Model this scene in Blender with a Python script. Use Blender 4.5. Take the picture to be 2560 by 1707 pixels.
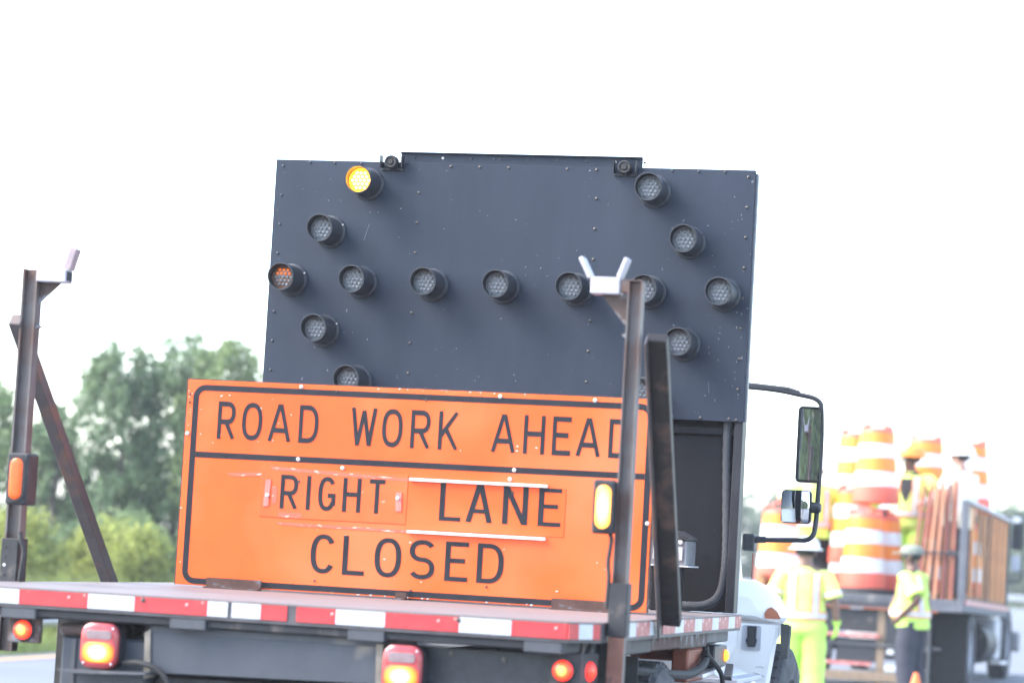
import bpy, bmesh, math, random
import numpy as np
from mathutils import Vector, Matrix, Euler

for o in list(bpy.data.objects):
    bpy.data.objects.remove(o, do_unlink=True)
SC = bpy.context.scene
COL = SC.collection
R = math.radians
rng = random.Random(7)

# ------------------------------------------------------------------ camera
cam_d = bpy.data.cameras.new('camera')
cam = bpy.data.objects.new('camera', cam_d)
COL.objects.link(cam)
SC.camera = cam
yaw, pit, rol = R(-13.8676), R(4.237), R(3.261)
fwv = Vector((math.sin(yaw)*math.cos(pit), math.cos(yaw)*math.cos(pit), math.sin(pit)))
r0 = Vector((math.cos(yaw), -math.sin(yaw), 0))
u0 = r0.cross(fwv)
r2 = math.cos(rol)*r0 + math.sin(rol)*u0
u2 = -math.sin(rol)*r0 + math.cos(rol)*u0
M = Matrix((r2, u2, -fwv)).transposed().to_4x4()
M.translation = Vector((3.3305, -11.8225, 1.4453))
cam.matrix_world = M
cam_d.sensor_width = 36.0
cam_d.lens = 98.45
cam_d.clip_start = 0.1
cam_d.clip_end = 3000
cam_d.dof.use_dof = True
cam_d.dof.focus_distance = 13.7
cam_d.dof.aperture_fstop = 2.2

# ------------------------------------------------------------------ world, sun, exposure
SUN_EL, SUN_AZ = R(42), R(248)          # azimuth clockwise from +Y: light comes from the left, a little behind the camera
W = bpy.data.worlds.new('World'); SC.world = W
W.use_nodes = True
nt = W.node_tree; nt.nodes.clear()
out = nt.nodes.new('ShaderNodeOutputWorld'); bg = nt.nodes.new('ShaderNodeBackground')
sky = nt.nodes.new('ShaderNodeTexSky'); sky.sky_type = 'NISHITA'; sky.sun_disc = False
sky.sun_elevation = SUN_EL; sky.sun_rotation = SUN_AZ
sky.air_density = 1.0; sky.dust_density = 1.0; sky.ozone_density = 1.0
hs = nt.nodes.new('ShaderNodeHueSaturation'); hs.inputs['Saturation'].default_value = 0.85
nt.links.new(sky.outputs[0], hs.inputs['Color']); nt.links.new(hs.outputs[0], bg.inputs['Color'])
bg.inputs['Strength'].default_value = 0.13
nt.links.new(bg.outputs[0], out.inputs[0])

sun_d = bpy.data.lights.new('sun', 'SUN'); sun_d.energy = 1.5; sun_d.angle = R(38); sun_d.color = (1, .95, .88)
sun = bpy.data.objects.new('sun', sun_d); COL.objects.link(sun)
sdir = Vector((math.sin(SUN_AZ)*math.cos(SUN_EL), math.cos(SUN_AZ)*math.cos(SUN_EL), math.sin(SUN_EL)))
sun.rotation_euler = sdir.to_track_quat('Z', 'Y').to_euler(); sun.location = sdir*40

SC.view_settings.view_transform = 'Standard'; SC.view_settings.look = 'None'
SC.view_settings.gamma = 1.0; SC.view_settings.use_curve_mapping = False
SC.view_settings.exposure = 2.65
SC.render.engine = 'CYCLES'

# ------------------------------------------------------------------ materials
def mat(name, c1, c2=None, scale=6.0, rough=.6, metal=0.0, bump=0.0, stretch=(1, 1, 1), detail=5, lo=.35, hi=.65,
        spec=.5, emit=None, estr=0.0, c3=None, s3=30, lo3=.68, hi3=.74, island=0.0, trans=0.0, coat=0.0, roughvar=0.0, stretch3=(1, 1, 1), leaf=0.0):
    m = bpy.data.materials.new(name); m.use_nodes = True
    t = m.node_tree; b = t.nodes['Principled BSDF']; L = t.links.new
    b.inputs['Roughness'].default_value = rough; b.inputs['Metallic'].default_value = metal
    b.inputs['Specular IOR Level'].default_value = spec
    b.inputs['Base Color'].default_value = (*c1, 1)
    if coat: b.inputs['Coat Weight'].default_value = coat
    tc = t.nodes.new('ShaderNodeTexCoord'); mp = t.nodes.new('ShaderNodeMapping')
    mp.inputs['Scale'].default_value = stretch
    L(tc.outputs['Object'], mp.inputs['Vector'])
    col = None
    if c2 is not None:
        n = t.nodes.new('ShaderNodeTexNoise'); n.inputs['Scale'].default_value = scale; n.inputs['Detail'].default_value = detail
        n.inputs['Roughness'].default_value = .62
        L(mp.outputs[0], n.inputs['Vector'])
        r = t.nodes.new('ShaderNodeMapRange'); r.inputs['From Min'].default_value = lo; r.inputs['From Max'].default_value = hi
        L(n.outputs['Fac'], r.inputs['Value'])
        x = t.nodes.new('ShaderNodeMix'); x.data_type = 'RGBA'
        x.inputs['A'].default_value = (*c1, 1); x.inputs['B'].default_value = (*c2, 1)
        L(r.outputs[0], x.inputs['Factor']); col = x.outputs['Result']
        if roughvar:
            rr = t.nodes.new('ShaderNodeMapRange'); rr.inputs['To Min'].default_value = max(.05, rough-roughvar); rr.inputs['To Max'].default_value = min(1, rough+roughvar)
            L(n.outputs['Fac'], rr.inputs['Value']); L(rr.outputs[0], b.inputs['Roughness'])
        if bump:
            bp = t.nodes.new('ShaderNodeBump'); bp.inputs['Strength'].default_value = bump; bp.inputs['Distance'].default_value = .02
            L(n.outputs['Fac'], bp.inputs['Height']); L(bp.outputs[0], b.inputs['Normal'])
    if c3 is not None:
        mp3 = t.nodes.new('ShaderNodeMapping'); mp3.inputs['Scale'].default_value = stretch3
        L(tc.outputs['Object'], mp3.inputs['Vector'])
        n3 = t.nodes.new('ShaderNodeTexNoise'); n3.inputs['Scale'].default_value = s3; n3.inputs['Detail'].default_value = 3
        L(mp3.outputs[0], n3.inputs['Vector'])
        r3 = t.nodes.new('ShaderNodeMapRange'); r3.inputs['From Min'].default_value = lo3; r3.inputs['From Max'].default_value = hi3
        L(n3.outputs['Fac'], r3.inputs['Value'])
        x3 = t.nodes.new('ShaderNodeMix'); x3.data_type = 'RGBA'; x3.inputs['B'].default_value = (*c3, 1)
        x3.inputs['A'].default_value = (*c1, 1)
        if col: L(col, x3.inputs['A'])
        L(r3.outputs[0], x3.inputs['Factor']); col = x3.outputs['Result']
    if island:
        g = t.nodes.new('ShaderNodeNewGeometry')
        h = t.nodes.new('ShaderNodeHueSaturation')
        r4 = t.nodes.new('ShaderNodeMapRange'); r4.inputs['To Min'].default_value = 1-island; r4.inputs['To Max'].default_value = 1+island
        L(g.outputs['Random Per Island'], r4.inputs['Value']); L(r4.outputs[0], h.inputs['Value'])
        if col: L(col, h.inputs['Color'])
        else: h.inputs['Color'].default_value = (*c1, 1)
        col = h.outputs['Color']
    if col: L(col, b.inputs['Base Color'])
    if leaf:
        tl = t.nodes.new('ShaderNodeBsdfTranslucent'); mx = t.nodes.new('ShaderNodeMixShader'); mx.inputs[0].default_value = leaf
        tl.inputs['Color'].default_value = (*c1, 1)
        if col: L(col, tl.inputs['Color'])
        L(b.outputs[0], mx.inputs[1]); L(tl.outputs[0], mx.inputs[2]); L(mx.outputs[0], t.nodes['Material Output'].inputs['Surface'])
    if emit:
        b.inputs['Emission Color'].default_value = (*emit, 1); b.inputs['Emission Strength'].default_value = estr
    if trans:
        b.inputs['Transmission Weight'].default_value = trans
    return m

def lamp_mat(name, core, mid, rim, strength, rad, base, off=(0, 0, 0), stretch=(1, 1, 1)):
    """a lit lens: brightest over its bulb, dimmer towards the rim"""
    m = bpy.data.materials.new(name); m.use_nodes = True
    t = m.node_tree; b = t.nodes['Principled BSDF']; L = t.links.new
    b.inputs['Base Color'].default_value = (*base, 1); b.inputs['Roughness'].default_value = .25
    tc = t.nodes.new('ShaderNodeTexCoord'); mp = t.nodes.new('ShaderNodeMapping')
    mp.inputs['Location'].default_value = off; mp.inputs['Scale'].default_value = [s/rad for s in stretch]
    L(tc.outputs['Object'], mp.inputs['Vector'])
    g = t.nodes.new('ShaderNodeTexGradient'); g.gradient_type = 'SPHERICAL'
    L(mp.outputs[0], g.inputs['Vector'])
    cr = t.nodes.new('ShaderNodeValToRGB')
    e = cr.color_ramp.elements
    e[0].position = .12; e[0].color = (*rim, 1)
    e[1].position = .92; e[1].color = (*core, 1)
    md = cr.color_ramp.elements.new(.45); md.color = (*mid, 1)
    L(g.outputs['Fac'], cr.inputs['Fac']); L(cr.outputs['Color'], b.inputs['Emission Color'])
    b.inputs['Emission Strength'].default_value = strength
    return m

MT = {}
def defmats():
    d = MT
    d['board'] = mat('board_paint', (.0145, .0210, .0365), (.0255, .0340, .0530), 3.0, .55, stretch=(1, 1, .25), lo=.3, hi=.75, spec=.3, c3=(.22, .24, .27), s3=55, lo3=.735, hi3=.77, roughvar=.1)
    d['board_edge'] = mat('board_edge_metal', (.10, .11, .13), (.16, .16, .17), 20, .5, .3)
    d['visor'] = mat('visor_black', (.022, .025, .033), (.035, .038, .046), 14, .55)
    d['flange'] = mat('flange_black', (.019, .023, .032), (.03, .035, .046), 20, .55)
    d['lens_off'] = mat('lens_clear_grey', (.16, .17, .18), (.24, .25, .26), 90, .25, 0, .25, spec=.7)
    d['lens_amber'] = mat('lens_clear_amber', (.16, .14, .13), (.30, .12, .05), 30, .25, 0, .25, spec=.7)
    d['led_off'] = mat('led_grey', (.24, .25, .27), (.16, .16, .17), 60, .2, spec=.8)
    d['led_amber'] = mat('led_amber', (.60, .16, .03), rough=.25, spec=.7, emit=(1, .17, .01), estr=.10)
    d['led_on'] = mat('led_lit', (.9, .5, .1), emit=(1, .50, .05), estr=4.5)
    d['lens_on'] = mat('lens_lit', (.6, .3, .05), emit=(1, .36, .012), estr=.9)
    d['rivet'] = mat('rivet_metal', (.13, .125, .12), (.07, .055, .045), 60, .45, .6)
    d['rivet_w'] = mat('white_bolt', (.75, .74, .72), (.5, .45, .4), 80, .4)
    d['rubber'] = mat('rubber', (.02, .02, .022), (.035, .034, .034), 25, .8)
    d['rubber_dusty'] = mat('dusty_tyre', (.035, .035, .04), (.10, .10, .105), 8, .9, bump=.2)
    d['orange'] = mat('sign_orange', (.77, .086, .012), (.80, .122, .016), 1.1, .42, spec=.35, roughvar=.12, c3=(.82, .150, .050), s3=1.9, lo3=.46, hi3=.70)
    d['orange_plate'] = mat('overlay_orange', (.77, .092, .018), (.80, .120, .026), 5, .38, spec=.4, c3=(.85, .35, .25), s3=24, lo3=.68, hi3=.78)
    d['tape'] = mat('old_tape', (.74, .095, .05), (.78, .13, .08), 12, .3, c3=(.97, .6, .5), s3=26, lo3=.58, hi3=.74, stretch3=(1, 1, 4))
    d['tab'] = mat('plastic_tab', (.68, .15, .12), (.72, .20, .16), 30, .35)
    d['sign_black'] = mat('sign_black', (.008, .009, .014), (.014, .015, .022), 9, .5, spec=.3, c3=(.10, .09, .10), s3=70, lo3=.72, hi3=.78)
    d['chip_grey'] = mat('worn_grey_spot', (.08, .09, .105), (.17, .18, .195), 30, .6)
    d['chip'] = mat('chipped_white', (.8, .72, .68), rough=.5)
    d['alu'] = mat('pale_aluminium', (.80, .79, .80), (.66, .65, .67), 30, .35, .35)
    d['rust'] = mat('rusty_paint', (.055, .038, .033), (.10, .062, .048), 9, .75, bump=.25, c3=(.24, .24, .26), s3=11, lo3=.52, hi3=.64)
    d['stop'] = mat('rusty_stop', (.060, .028, .022), (.095, .045, .034), 14, .8, bump=.2, c3=(.12, .12, .135), s3=13, lo3=.58, hi3=.66)
    d['rust_red'] = mat('red_brown_post', (.17, .075, .052), (.26, .12, .085), 7, .7, bump=.2, c3=(.07, .05, .05), s3=16, lo3=.6, hi3=.7)
    d['post'] = mat('worn_post', (.10, .086, .082), (.155, .138, .134), 6, .55, .2, bump=.12, stretch=(3, 3, .6), c3=(.105, .060, .048), s3=4.5, lo3=.46, hi3=.60)
    d['brace'] = mat('dark_brace', (.022, .018, .017), (.036, .029, .027), 9, .6, .2, bump=.2, c3=(.10, .06, .045), s3=8, lo3=.55, hi3=.7)
    d['brace_light'] = mat('brace_paler', (.075, .060, .060), (.10, .082, .08), 9, .55, .2, bump=.2, c3=(.16, .085, .06), s3=8, lo3=.55, hi3=.7)  # same finish as the dark brace, in a paler tone
    d['bracket'] = mat('pale_bracket', (.47, .45, .49), (.38, .36, .40), 22, .4, .1)
    d['bracket_tan'] = mat('pinkish_bracket', (.34, .26, .27), (.28, .22, .24), 22, .5)
    d['deck'] = mat('worn_deck', (.135, .115, .110), (.20, .18, .178), 4, .6, bump=.15, stretch=(.8, 6, 1), c3=(.16, .085, .075), s3=6, lo3=.52, hi3=.70, stretch3=(.5, 3, 1))
    d['channel'] = mat('deck_edge', (.11, .10, .107), (.07, .063, .066), 12, .55, .2)
    d['dark_steel'] = mat('dark_steel', (.022, .022, .026), (.038, .037, .040), 7, .6, .2, bump=.15, c3=(.12, .10, .09), s3=9, lo3=.60, hi3=.74)
    d['grey_steel'] = mat('grey_steel', (.055, .058, .068), (.08, .084, .094), 5, .6, .1, bump=.1, c3=(.17, .155, .14), s3=5, lo3=.62, hi3=.78)
    d['grey_panel'] = mat('grey_panel', (.042, .048, .061), (.062, .068, .082), 3.5, .55, .1, bump=.08, c3=(.22, .19, .16), s3=4, lo3=.66, hi3=.8)
    d['muddy'] = mat('muddy_edge', (.30, .26, .21), (.16, .14, .12), 12, .85, bump=.3)
    d['tape_red'] = mat('tape_red', (.46, .030, .036), (.52, .050, .052), 8, .35, c3=(.85, .45, .42), s3=26, lo3=.70, hi3=.75)
    d['tape_redf'] = mat('tape_red_faded', (.36, .095, .09), (.45, .16, .14), 18, .5, c3=(.7, .55, .5), s3=30, lo3=.60, hi3=.70)
    d['tape_white'] = mat('tape_white', (.56, .575, .59), (.48, .495, .51), 10, .35, c3=(.45, .43, .42), s3=30, lo3=.72, hi3=.80)
    d['black_panel'] = mat('bulkhead_black', (.005, .005, .007), (.008, .008, .011), 4, .6, spec=.25, stretch=(2, 1, .4), c3=(.08, .08, .09), s3=42, lo3=.74, hi3=.79, stretch3=(2, 1, .5))
    d['bulk_edge'] = mat('bulkhead_edge', (.018, .018, .022), (.030, .030, .035), 6, .5, .2)
    d['hose'] = mat('ribbed_hose', (.035, .037, .045), (.055, .056, .064), 60, .65, bump=.4, stretch=(1, 1, 3))
    d['white_paint'] = mat('white_cab_paint', (.84, .83, .82), (.80, .79, .78), 2, .28, coat=.4, c3=(.45, .44, .43), s3=9, lo3=.70, hi3=.85)
    d['grey_trim'] = mat('pale_grey_trim', (.45, .46, .50), (.40, .41, .45), 8, .5)
    d['black_plastic'] = mat('black_plastic', (.018, .019, .024), (.03, .031, .037), 25, .45)
    d['flare'] = mat('grey_rubber_flare', (.055, .055, .055), (.08, .08, .077), 12, .8)
    d['glass'] = mat('dark_glass', (.01, .012, .014), rough=.04, spec=.8)
    d['mirror'] = mat('mirror_glass', (.82, .84, .84), rough=.015, metal=1.0)
    d['amber_refl'] = mat('amber_reflector', (.34, .085, .035), (.40, .12, .05), 30, .3)
    d['amber_on'] = lamp_mat('amber_lamp_lit', (1, .70, .24), (1, .30, .03), (.60, .065, .002), 1.05, .115, (.45, .10, .01), stretch=(2.1, 1, .78))
    d['amber_dim'] = mat('amber_lamp_dim_glow', (.72, .075, .008), (.78, .10, .012), 30, .3, emit=(1, .10, .0), estr=.04)  # faint orange glow added to the lens of an unlit lamp
    d['red_on'] = lamp_mat('red_lamp_lit', (1, .60, .13), (.70, .045, .01), (.38, .008, .006), .9, .042, (.5, .015, .01))
    d['tail_on'] = lamp_mat('tail_lamp_lit', (1.3, .90, .42), (.95, .17, .012), (.55, .014, .006), .95, .082, (.35, .02, .015), stretch=(1.0, 1, 1.35))
    d['tail_body'] = mat('tail_red_body', (.34, .040, .048), (.40, .07, .075), 20, .2, spec=.6)
    d['tail_clear'] = mat('tail_clear_lens', (.26, .20, .21), (.20, .13, .14), 20, .15, spec=.7)
    d['amber_small'] = mat('small_amber_lit', (.8, .35, .05), emit=(1, .26, .015), estr=.5)
    d['red_paint'] = mat('orange_red_paint', (.22, .055, .035), (.28, .09, .05), 12, .6)
    d['plate_silver'] = mat('silver_box', (.27, .27, .29), (.19, .19, .21), 10, .4, .5)
    # road and land
    d['asphalt'] = mat('pale_asphalt', (.125, .135, .155), (.15, .16, .18), .6, .8, bump=0, c3=(.11, .118, .135), s3=.15, lo3=.5, hi3=.8)
    d['gravel'] = mat('gravel_edge', (.20, .195, .19), (.13, .13, .12), 18, .95, bump=.4)
    d['yellow'] = mat('yellow_line_paint', (.62, .33, .10), (.55, .30, .12), 3, .7)
    d['whiteline'] = mat('white_line_paint', (.7, .7, .7), (.6, .6, .6), 3, .7)
    d['soil'] = mat('grass_ground', (.075, .105, .030), (.11, .135, .045), .5, .95, bump=.3)
    d['grass'] = mat('grass_blades', (.20, .27, .08), (.27, .31, .10), .7, .8, leaf=.35, island=.35)
    d['galv'] = mat('galvanised_rail', (.40, .42, .45), (.50, .52, .55), 5, .45, .5)
    d['timber'] = mat('guard_post_timber', (.14, .11, .085), (.20, .16, .12), 12, .85)
    d['leaf_dark'] = mat('leaf_deep_green', (.155, .230, .125), (.205, .28, .15), .45, .65, leaf=.5, island=.4)
    d['leaf_mid'] = mat('leaf_mid_green', (.185, .255, .115), (.23, .30, .135), .5, .65, leaf=.5, island=.4)
    d['leaf_light'] = mat('leaf_yellow_green', (.29, .335, .085), (.36, .385, .11), .6, .65, leaf=.5, island=.35, c3=(.17, .13, .05), s3=.9, lo3=.60, hi3=.70)
    d['bark'] = mat('bark', (.075, .065, .055), (.13, .115, .10), 9, .9, bump=.5)
    d['far_leaf'] = mat('far_leaf_green', (.15, .21, .12), (.19, .25, .14), .12, .7, leaf=.5, island=.3)
    # second truck and load
    d['drum_body'] = mat('drum_orange_plastic', (.80, .145, .09), (.72, .12, .075), 4, .45)
    d['drum_or'] = mat('drum_orange_band', (.88, .235, .022), (.92, .27, .03), 5, .4)
    d['drum_wh'] = mat('drum_white_band', (.82, .81, .82), (.72, .71, .72), 5, .4)
    d['stake_red'] = mat('red_stake', (.34, .105, .07), (.26, .085, .06), 6, .7, stretch=(3, 3, .6), c3=(.40, .20, .12), s3=5, lo3=.55, hi3=.7)
    d['stake_dark'] = mat('dark_red_stake', (.17, .05, .04), (.12, .04, .035), 6, .75, stretch=(3, 3, .6))
    d['stake_tan'] = mat('tan_red_stake', (.55, .27, .15), (.42, .17, .10), 6, .7, stretch=(3, 3, .6))
    d['slat'] = mat('orange_brown_slat', (.47, .225, .085), (.37, .17, .065), 6, .75, stretch=(3, 3, .6), c3=(.11, .07, .05), s3=7, lo3=.6, hi3=.7)
    d['bed_grey'] = mat('bed_grey', (.085, .092, .112), (.12, .125, .145), 5, .65)
    d['tan_ply'] = mat('tan_board', (.23, .165, .11), (.17, .125, .09), 7, .8, stretch=(4, 4, .7))
    d['strap'] = mat('dark_strap', (.04, .04, .05), rough=.8)
    # people
    d['lime'] = mat('hi_vis_lime', (.60, .88, .17), (.52, .82, .13), 7, .75, bump=.25)
    d['lime_pale'] = mat('hi_vis_pale_lime', (.72, .86, .22), (.62, .80, .16), 7, .75, bump=.25)
    d['vest_overexposed'] = mat('overexposed_cloth', (.84, .86, .74), (.78, .80, .66), 7, .8, bump=.25)  # overexposed white put into the shirt colour
    d['band_silver'] = mat('silver_band', (.66, .62, .62), (.56, .52, .53), 20, .4)
    d['band_orange'] = mat('orange_edge_band', (.90, .33, .09), (.85, .28, .08), 20, .6)
    d['navy'] = mat('dark_navy_cloth', (.028, .030, .044), (.042, .043, .058), 8, .9, bump=.3)
    d['blk_cloth'] = mat('black_cloth', (.015, .015, .018), (.025, .025, .028), 8, .9)
    d['skin_dark'] = mat('skin_dark_brown', (.105, .052, .035), (.13, .066, .045), 15, .5)
    d['skin_tan'] = mat('skin_brown', (.21, .115, .08), (.24, .14, .10), 15, .5)
    d['skin_lt'] = mat('skin_medium', (.52, .29, .22), (.56, .32, .25), 15, .5)
    d['hair'] = mat('dark_hair', (.012, .010, .009), rough=.7)
    d['hat_white'] = mat('white_hard_hat', (.80, .81, .81), rough=.3)
    d['hat_orange'] = mat('orange_hard_hat', (.88, .27, .045), rough=.35)
    d['cap_grey'] = mat('grey_green_cap', (.17, .185, .155), (.21, .225, .19), 20, .9)
    d['eye_w'] = mat('eye_white', (.7, .7, .68), rough=.3)
    d['boot'] = mat('work_boot', (.10, .065, .04), rough=.8)
    d['cone_or'] = mat('cone_orange', (.85, .17, .03), rough=.5)
defmats()

# ------------------------------------------------------------------ mesh builder
def wm(o):
    m = o.matrix_basis.copy()
    while o.parent:
        o = o.parent; m = o.matrix_basis @ m
    return m

class MB:
    def __init__(s): s.v = []; s.f = []
    def add(s, vs, fs):
        k = len(s.v); s.v += [tuple(p) for p in vs]; s.f += [tuple(i+k for i in f) for f in fs]; return s
    def box(s, x0, x1, y0, y1, z0, z1, bev=0.0, rot=None):
        x0, x1 = min(x0, x1), max(x0, x1); y0, y1 = min(y0, y1), max(y0, y1); z0, z1 = min(z0, z1), max(z0, z1)
        c = Vector(((x0+x1)/2, (y0+y1)/2, (z0+z1)/2)); h = ((x1-x0)/2, (y1-y0)/2, (z1-z0)/2)
        b = bev
        if b <= 0:
            vs = [Vector((h[0]*i, h[1]*j, h[2]*k)) for i in (-1, 1) for j in (-1, 1) for k in (-1, 1)]
            fs = [(0, 1, 3, 2), (4, 6, 7, 5), (0, 4, 5, 1), (2, 3, 7, 6), (0, 2, 6, 4), (1, 5, 7, 3)]
        else:
            b = min(b, min(h)*.8)
            bm = bmesh.new(); bmesh.ops.create_cube(bm, size=2)
            for q in bm.verts: q.co = Vector((q.co.x*h[0], q.co.y*h[1], q.co.z*h[2]))
            bmesh.ops.bevel(bm, geom=list(bm.edges), offset=b, segments=1, affect='EDGES', profile=.5)
            vs = [q.co.copy() for q in bm.verts]
            bm.verts.index_update(); fs = [tuple(q.index for q in f.verts) for f in bm.faces]; bm.free()
        if rot is not None: vs = [rot @ q for q in vs]
        return s.add([q+c for q in vs], fs)
    def prism(s, pts, axis, a, b):
        """extrude a 2-D outline along an axis ('x': pts=(y,z), 'y': pts=(x,z), 'z': pts=(x,y))"""
        def P(p, w): return {'x': (w, p[0], p[1]), 'y': (p[0], w, p[1]), 'z': (p[0], p[1], w)}[axis]
        n = len(pts)
        vs = [P(p, a) for p in pts]+[P(p, b) for p in pts]
        fs = [tuple(range(n))[::-1], tuple(range(n, 2*n))]+[(i, (i+1) % n, n+(i+1) % n, n+i) for i in range(n)]
        return s.add(vs, fs)
    def tube(s, pts, r, n=10, cap=True, rads=None):
        pts = [Vector(p) for p in pts]; rings = []; up = Vector((0, 0, 1)); prev = None
        for i, p in enumerate(pts):
            d = (pts[min(i+1, len(pts)-1)]-pts[max(i-1, 0)]).normalized()
            if prev is None:
                a = d.cross(up if abs(d.z) < .95 else Vector((1, 0, 0))).normalized()
            else:
                a = (prev-d*prev.dot(d)).normalized()
            prev = a; b = d.cross(a); q = rads[i] if rads else r
            qx, qy = q if isinstance(q, tuple) else (q, q)
            rings.append([p+a*qx*math.cos(t)+b*qy*math.sin(t) for t in [2*math.pi*k/n for k in range(n)]])
        return s.rings(rings, cap)
    def rings(s, rings, cap=True, closed=True):
        n = len(rings[0]); vs = [q for r in rings for q in r]; fs = []
        for i in range(len(rings)-1):
            for k in range(n if closed else n-1):
                fs.append((i*n+k, i*n+(k+1) % n, (i+1)*n+(k+1) % n, (i+1)*n+k))
        if cap: fs += [tuple(range(n))[::-1], tuple(range((len(rings)-1)*n, len(rings)*n))]
        return s.add(vs, fs)
    def lathe(s, prof, c, axis='z', n=24, cap=False):
        """profile of (radius, height) pairs about an axis through c"""
        rings = []
        for r, h in prof:
            ring = []
            for k in range(n):
                t = 2*math.pi*k/n; a, b = r*math.cos(t), r*math.sin(t)
                ring.append({'z': (c[0]+a, c[1]+b, c[2]+h), 'y': (c[0]+a, c[1]+h, c[2]+b), 'x': (c[0]+h, c[1]+a, c[2]+b)}[axis])
            rings.append(ring)
        return s.rings(rings, cap)
    def sphere(s, c, r, n=12, m=8):
        rx, ry, rz = r if isinstance(r, tuple) else (r, r, r)
        rings = []
        for i in range(m+1):
            t = math.pi*(i/m-.5); t = max(-1.54, min(1.54, t))
            rings.append([(c[0]+rx*math.cos(t)*math.cos(2*math.pi*k/n), c[1]+ry*math.cos(t)*math.sin(2*math.pi*k/n), c[2]+rz*math.sin(t)) for k in range(n)])
        return s.rings(rings, True)
    def build(s, name, m, parent=None, local=False, smooth=False, ang=35, **tags):
        # local: False = world coordinates, True = the whole thing's space, 'own' = the parent's space, origin kept
        v = [Vector(p) for p in s.v]
        if parent is not None and local != 'own':
            inv = wm(parent).inverted()
            if local:
                top = parent
                while top.parent: top = top.parent
                inv = inv @ wm(top)
            v = [inv @ p for p in v]
        a = np.array([tuple(p) for p in v]); lo, hi = a.min(0), a.max(0)
        o3 = Vector(((lo[0]+hi[0])/2, (lo[1]+hi[1])/2, (lo[2]+hi[2])/2))
        if parent is None: o3.z = lo[2]
        if local == 'own': o3 = Vector((0, 0, 0))
        me = bpy.data.meshes.new(name)
        me.from_pydata([tuple(p-o3) for p in v], [], s.f); me.update()
        bm = bmesh.new(); bm.from_mesh(me); bmesh.ops.recalc_face_normals(bm, faces=bm.faces); bm.to_mesh(me); bm.free()
        if smooth:
            me.polygons.foreach_set('use_smooth', [True]*len(me.polygons))
            try: me.set_sharp_from_angle(angle=R(ang))
            except Exception: pass
        me.materials.append(MT[m] if isinstance(m, str) else m)
        o = bpy.data.objects.new(name, me); COL.objects.link(o)
        o.location = o3
        if parent is not None: o.parent = parent
        for k, q in tags.items(): o[k] = q
        return o

def thing(name, loc, label, cat, group=None, rot=(0, 0, 0)):
    o = bpy.data.objects.new(name, None); COL.objects.link(o)
    o.empty_display_size = .2; o.location = loc; o.rotation_euler = rot
    o['label'] = label; o['category'] = cat
    if group: o['group'] = group
    return o
def tag(o, label, cat, group=None):
    o['label'] = label; o['category'] = cat
    if group: o['group'] = group
    return o
def copy_tree(o, parent=None):
    c = o.copy(); COL.objects.link(c); c.parent = parent
    for ch in list(o.children): copy_tree(ch, c)
    return c
def bezier(p0, p1, p2, p3, n=12):
    p0, p1, p2, p3 = map(Vector, (p0, p1, p2, p3))
    return [p0*(1-t)**3+p1*3*t*(1-t)**2+p2*3*t*t*(1-t)+p3*t**3 for t in [i/n for i in range(n+1)]]
def spline(pts, n=6):
    pts = [Vector(p) for p in pts]; q = [2*pts[0]-pts[1]]+pts+[2*pts[-1]-pts[-2]]; outp = []
    for i in range(1, len(q)-2):
        a, b, c, d = q[i-1:i+3]
        for k in range(n):
            t = k/n
            outp.append(.5*((2*b)+(c-a)*t+(2*a-5*b+4*c-d)*t*t+(3*b-a-3*c+d)*t**3))
    return outp+[pts[-1]]
def rrect(x0, x1, z0, z1, r, n=5):
    P = []
    for cx, cz, a0 in ((x1-r, z1-r, 0), (x0+r, z1-r, 90), (x0+r, z0+r, 180), (x1-r, z0+r, 270)):
        for k in range(n+1):
            t = R(a0+90*k/n); P.append((cx+r*math.cos(t), cz+r*math.sin(t)))
    return P

# ------------------------------------------------------------------ setting: ground, road, verge
MB().box(-600, 600, -500, 700, -.6, -.22).build('ground', 'soil', kind='structure')
road = MB()
xs = [(-10.25, -.17), (-6, -.085), (-2, 0), (17, 0)]
ys = [-90, -40, 0, 40, 80, 124]
for i in range(len(xs)-1):
    for j in range(len(ys)-1):
        (x0, z0), (x1, z1) = xs[i], xs[i+1]
        road.add([(x0, ys[j], z0), (x1, ys[j], z1), (x1, ys[j+1], z1), (x0, ys[j+1], z0)], [(0, 1, 2, 3)])
road.add([(17, -90, 0), (18.5, -90, -.22), (18.5, 124, -.22), (17, 124, 0)], [(0, 1, 2, 3)])
rd = road.build('road', 'asphalt', kind='structure')
MB().add([(-10.16, -90, -.164), (-10.0, -90, -.161), (-10.0, 124, -.161), (-10.16, 124, -.164)], [(0, 1, 2, 3)]).build('edge_line', 'yellow', rd)
for k in range(10):
    y = -60+12.2*k
    if -14 < y < 60: MB().add([(-5.2, y, -.064), (-5.07, y, -.061), (-5.07, y+3, -.061), (-5.2, y+3, -.064)], [(0, 1, 2, 3)]).build('lane_dash', 'whiteline', rd)
MB().add([(-11.0, -90, -.214), (-10.25, -90, -.17), (-10.25, 124, -.17), (-11.0, 124, -.214)], [(0, 1, 2, 3)]).build('shoulder', 'gravel', kind='structure')
MB().add([(-60, 124, -.03), (60, 124, -.03), (60, 129.5, -.03), (-60, 129.5, -.03)], [(0, 1, 2, 3)]).build('crossing_road', 'asphalt', kind='structure')

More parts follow.
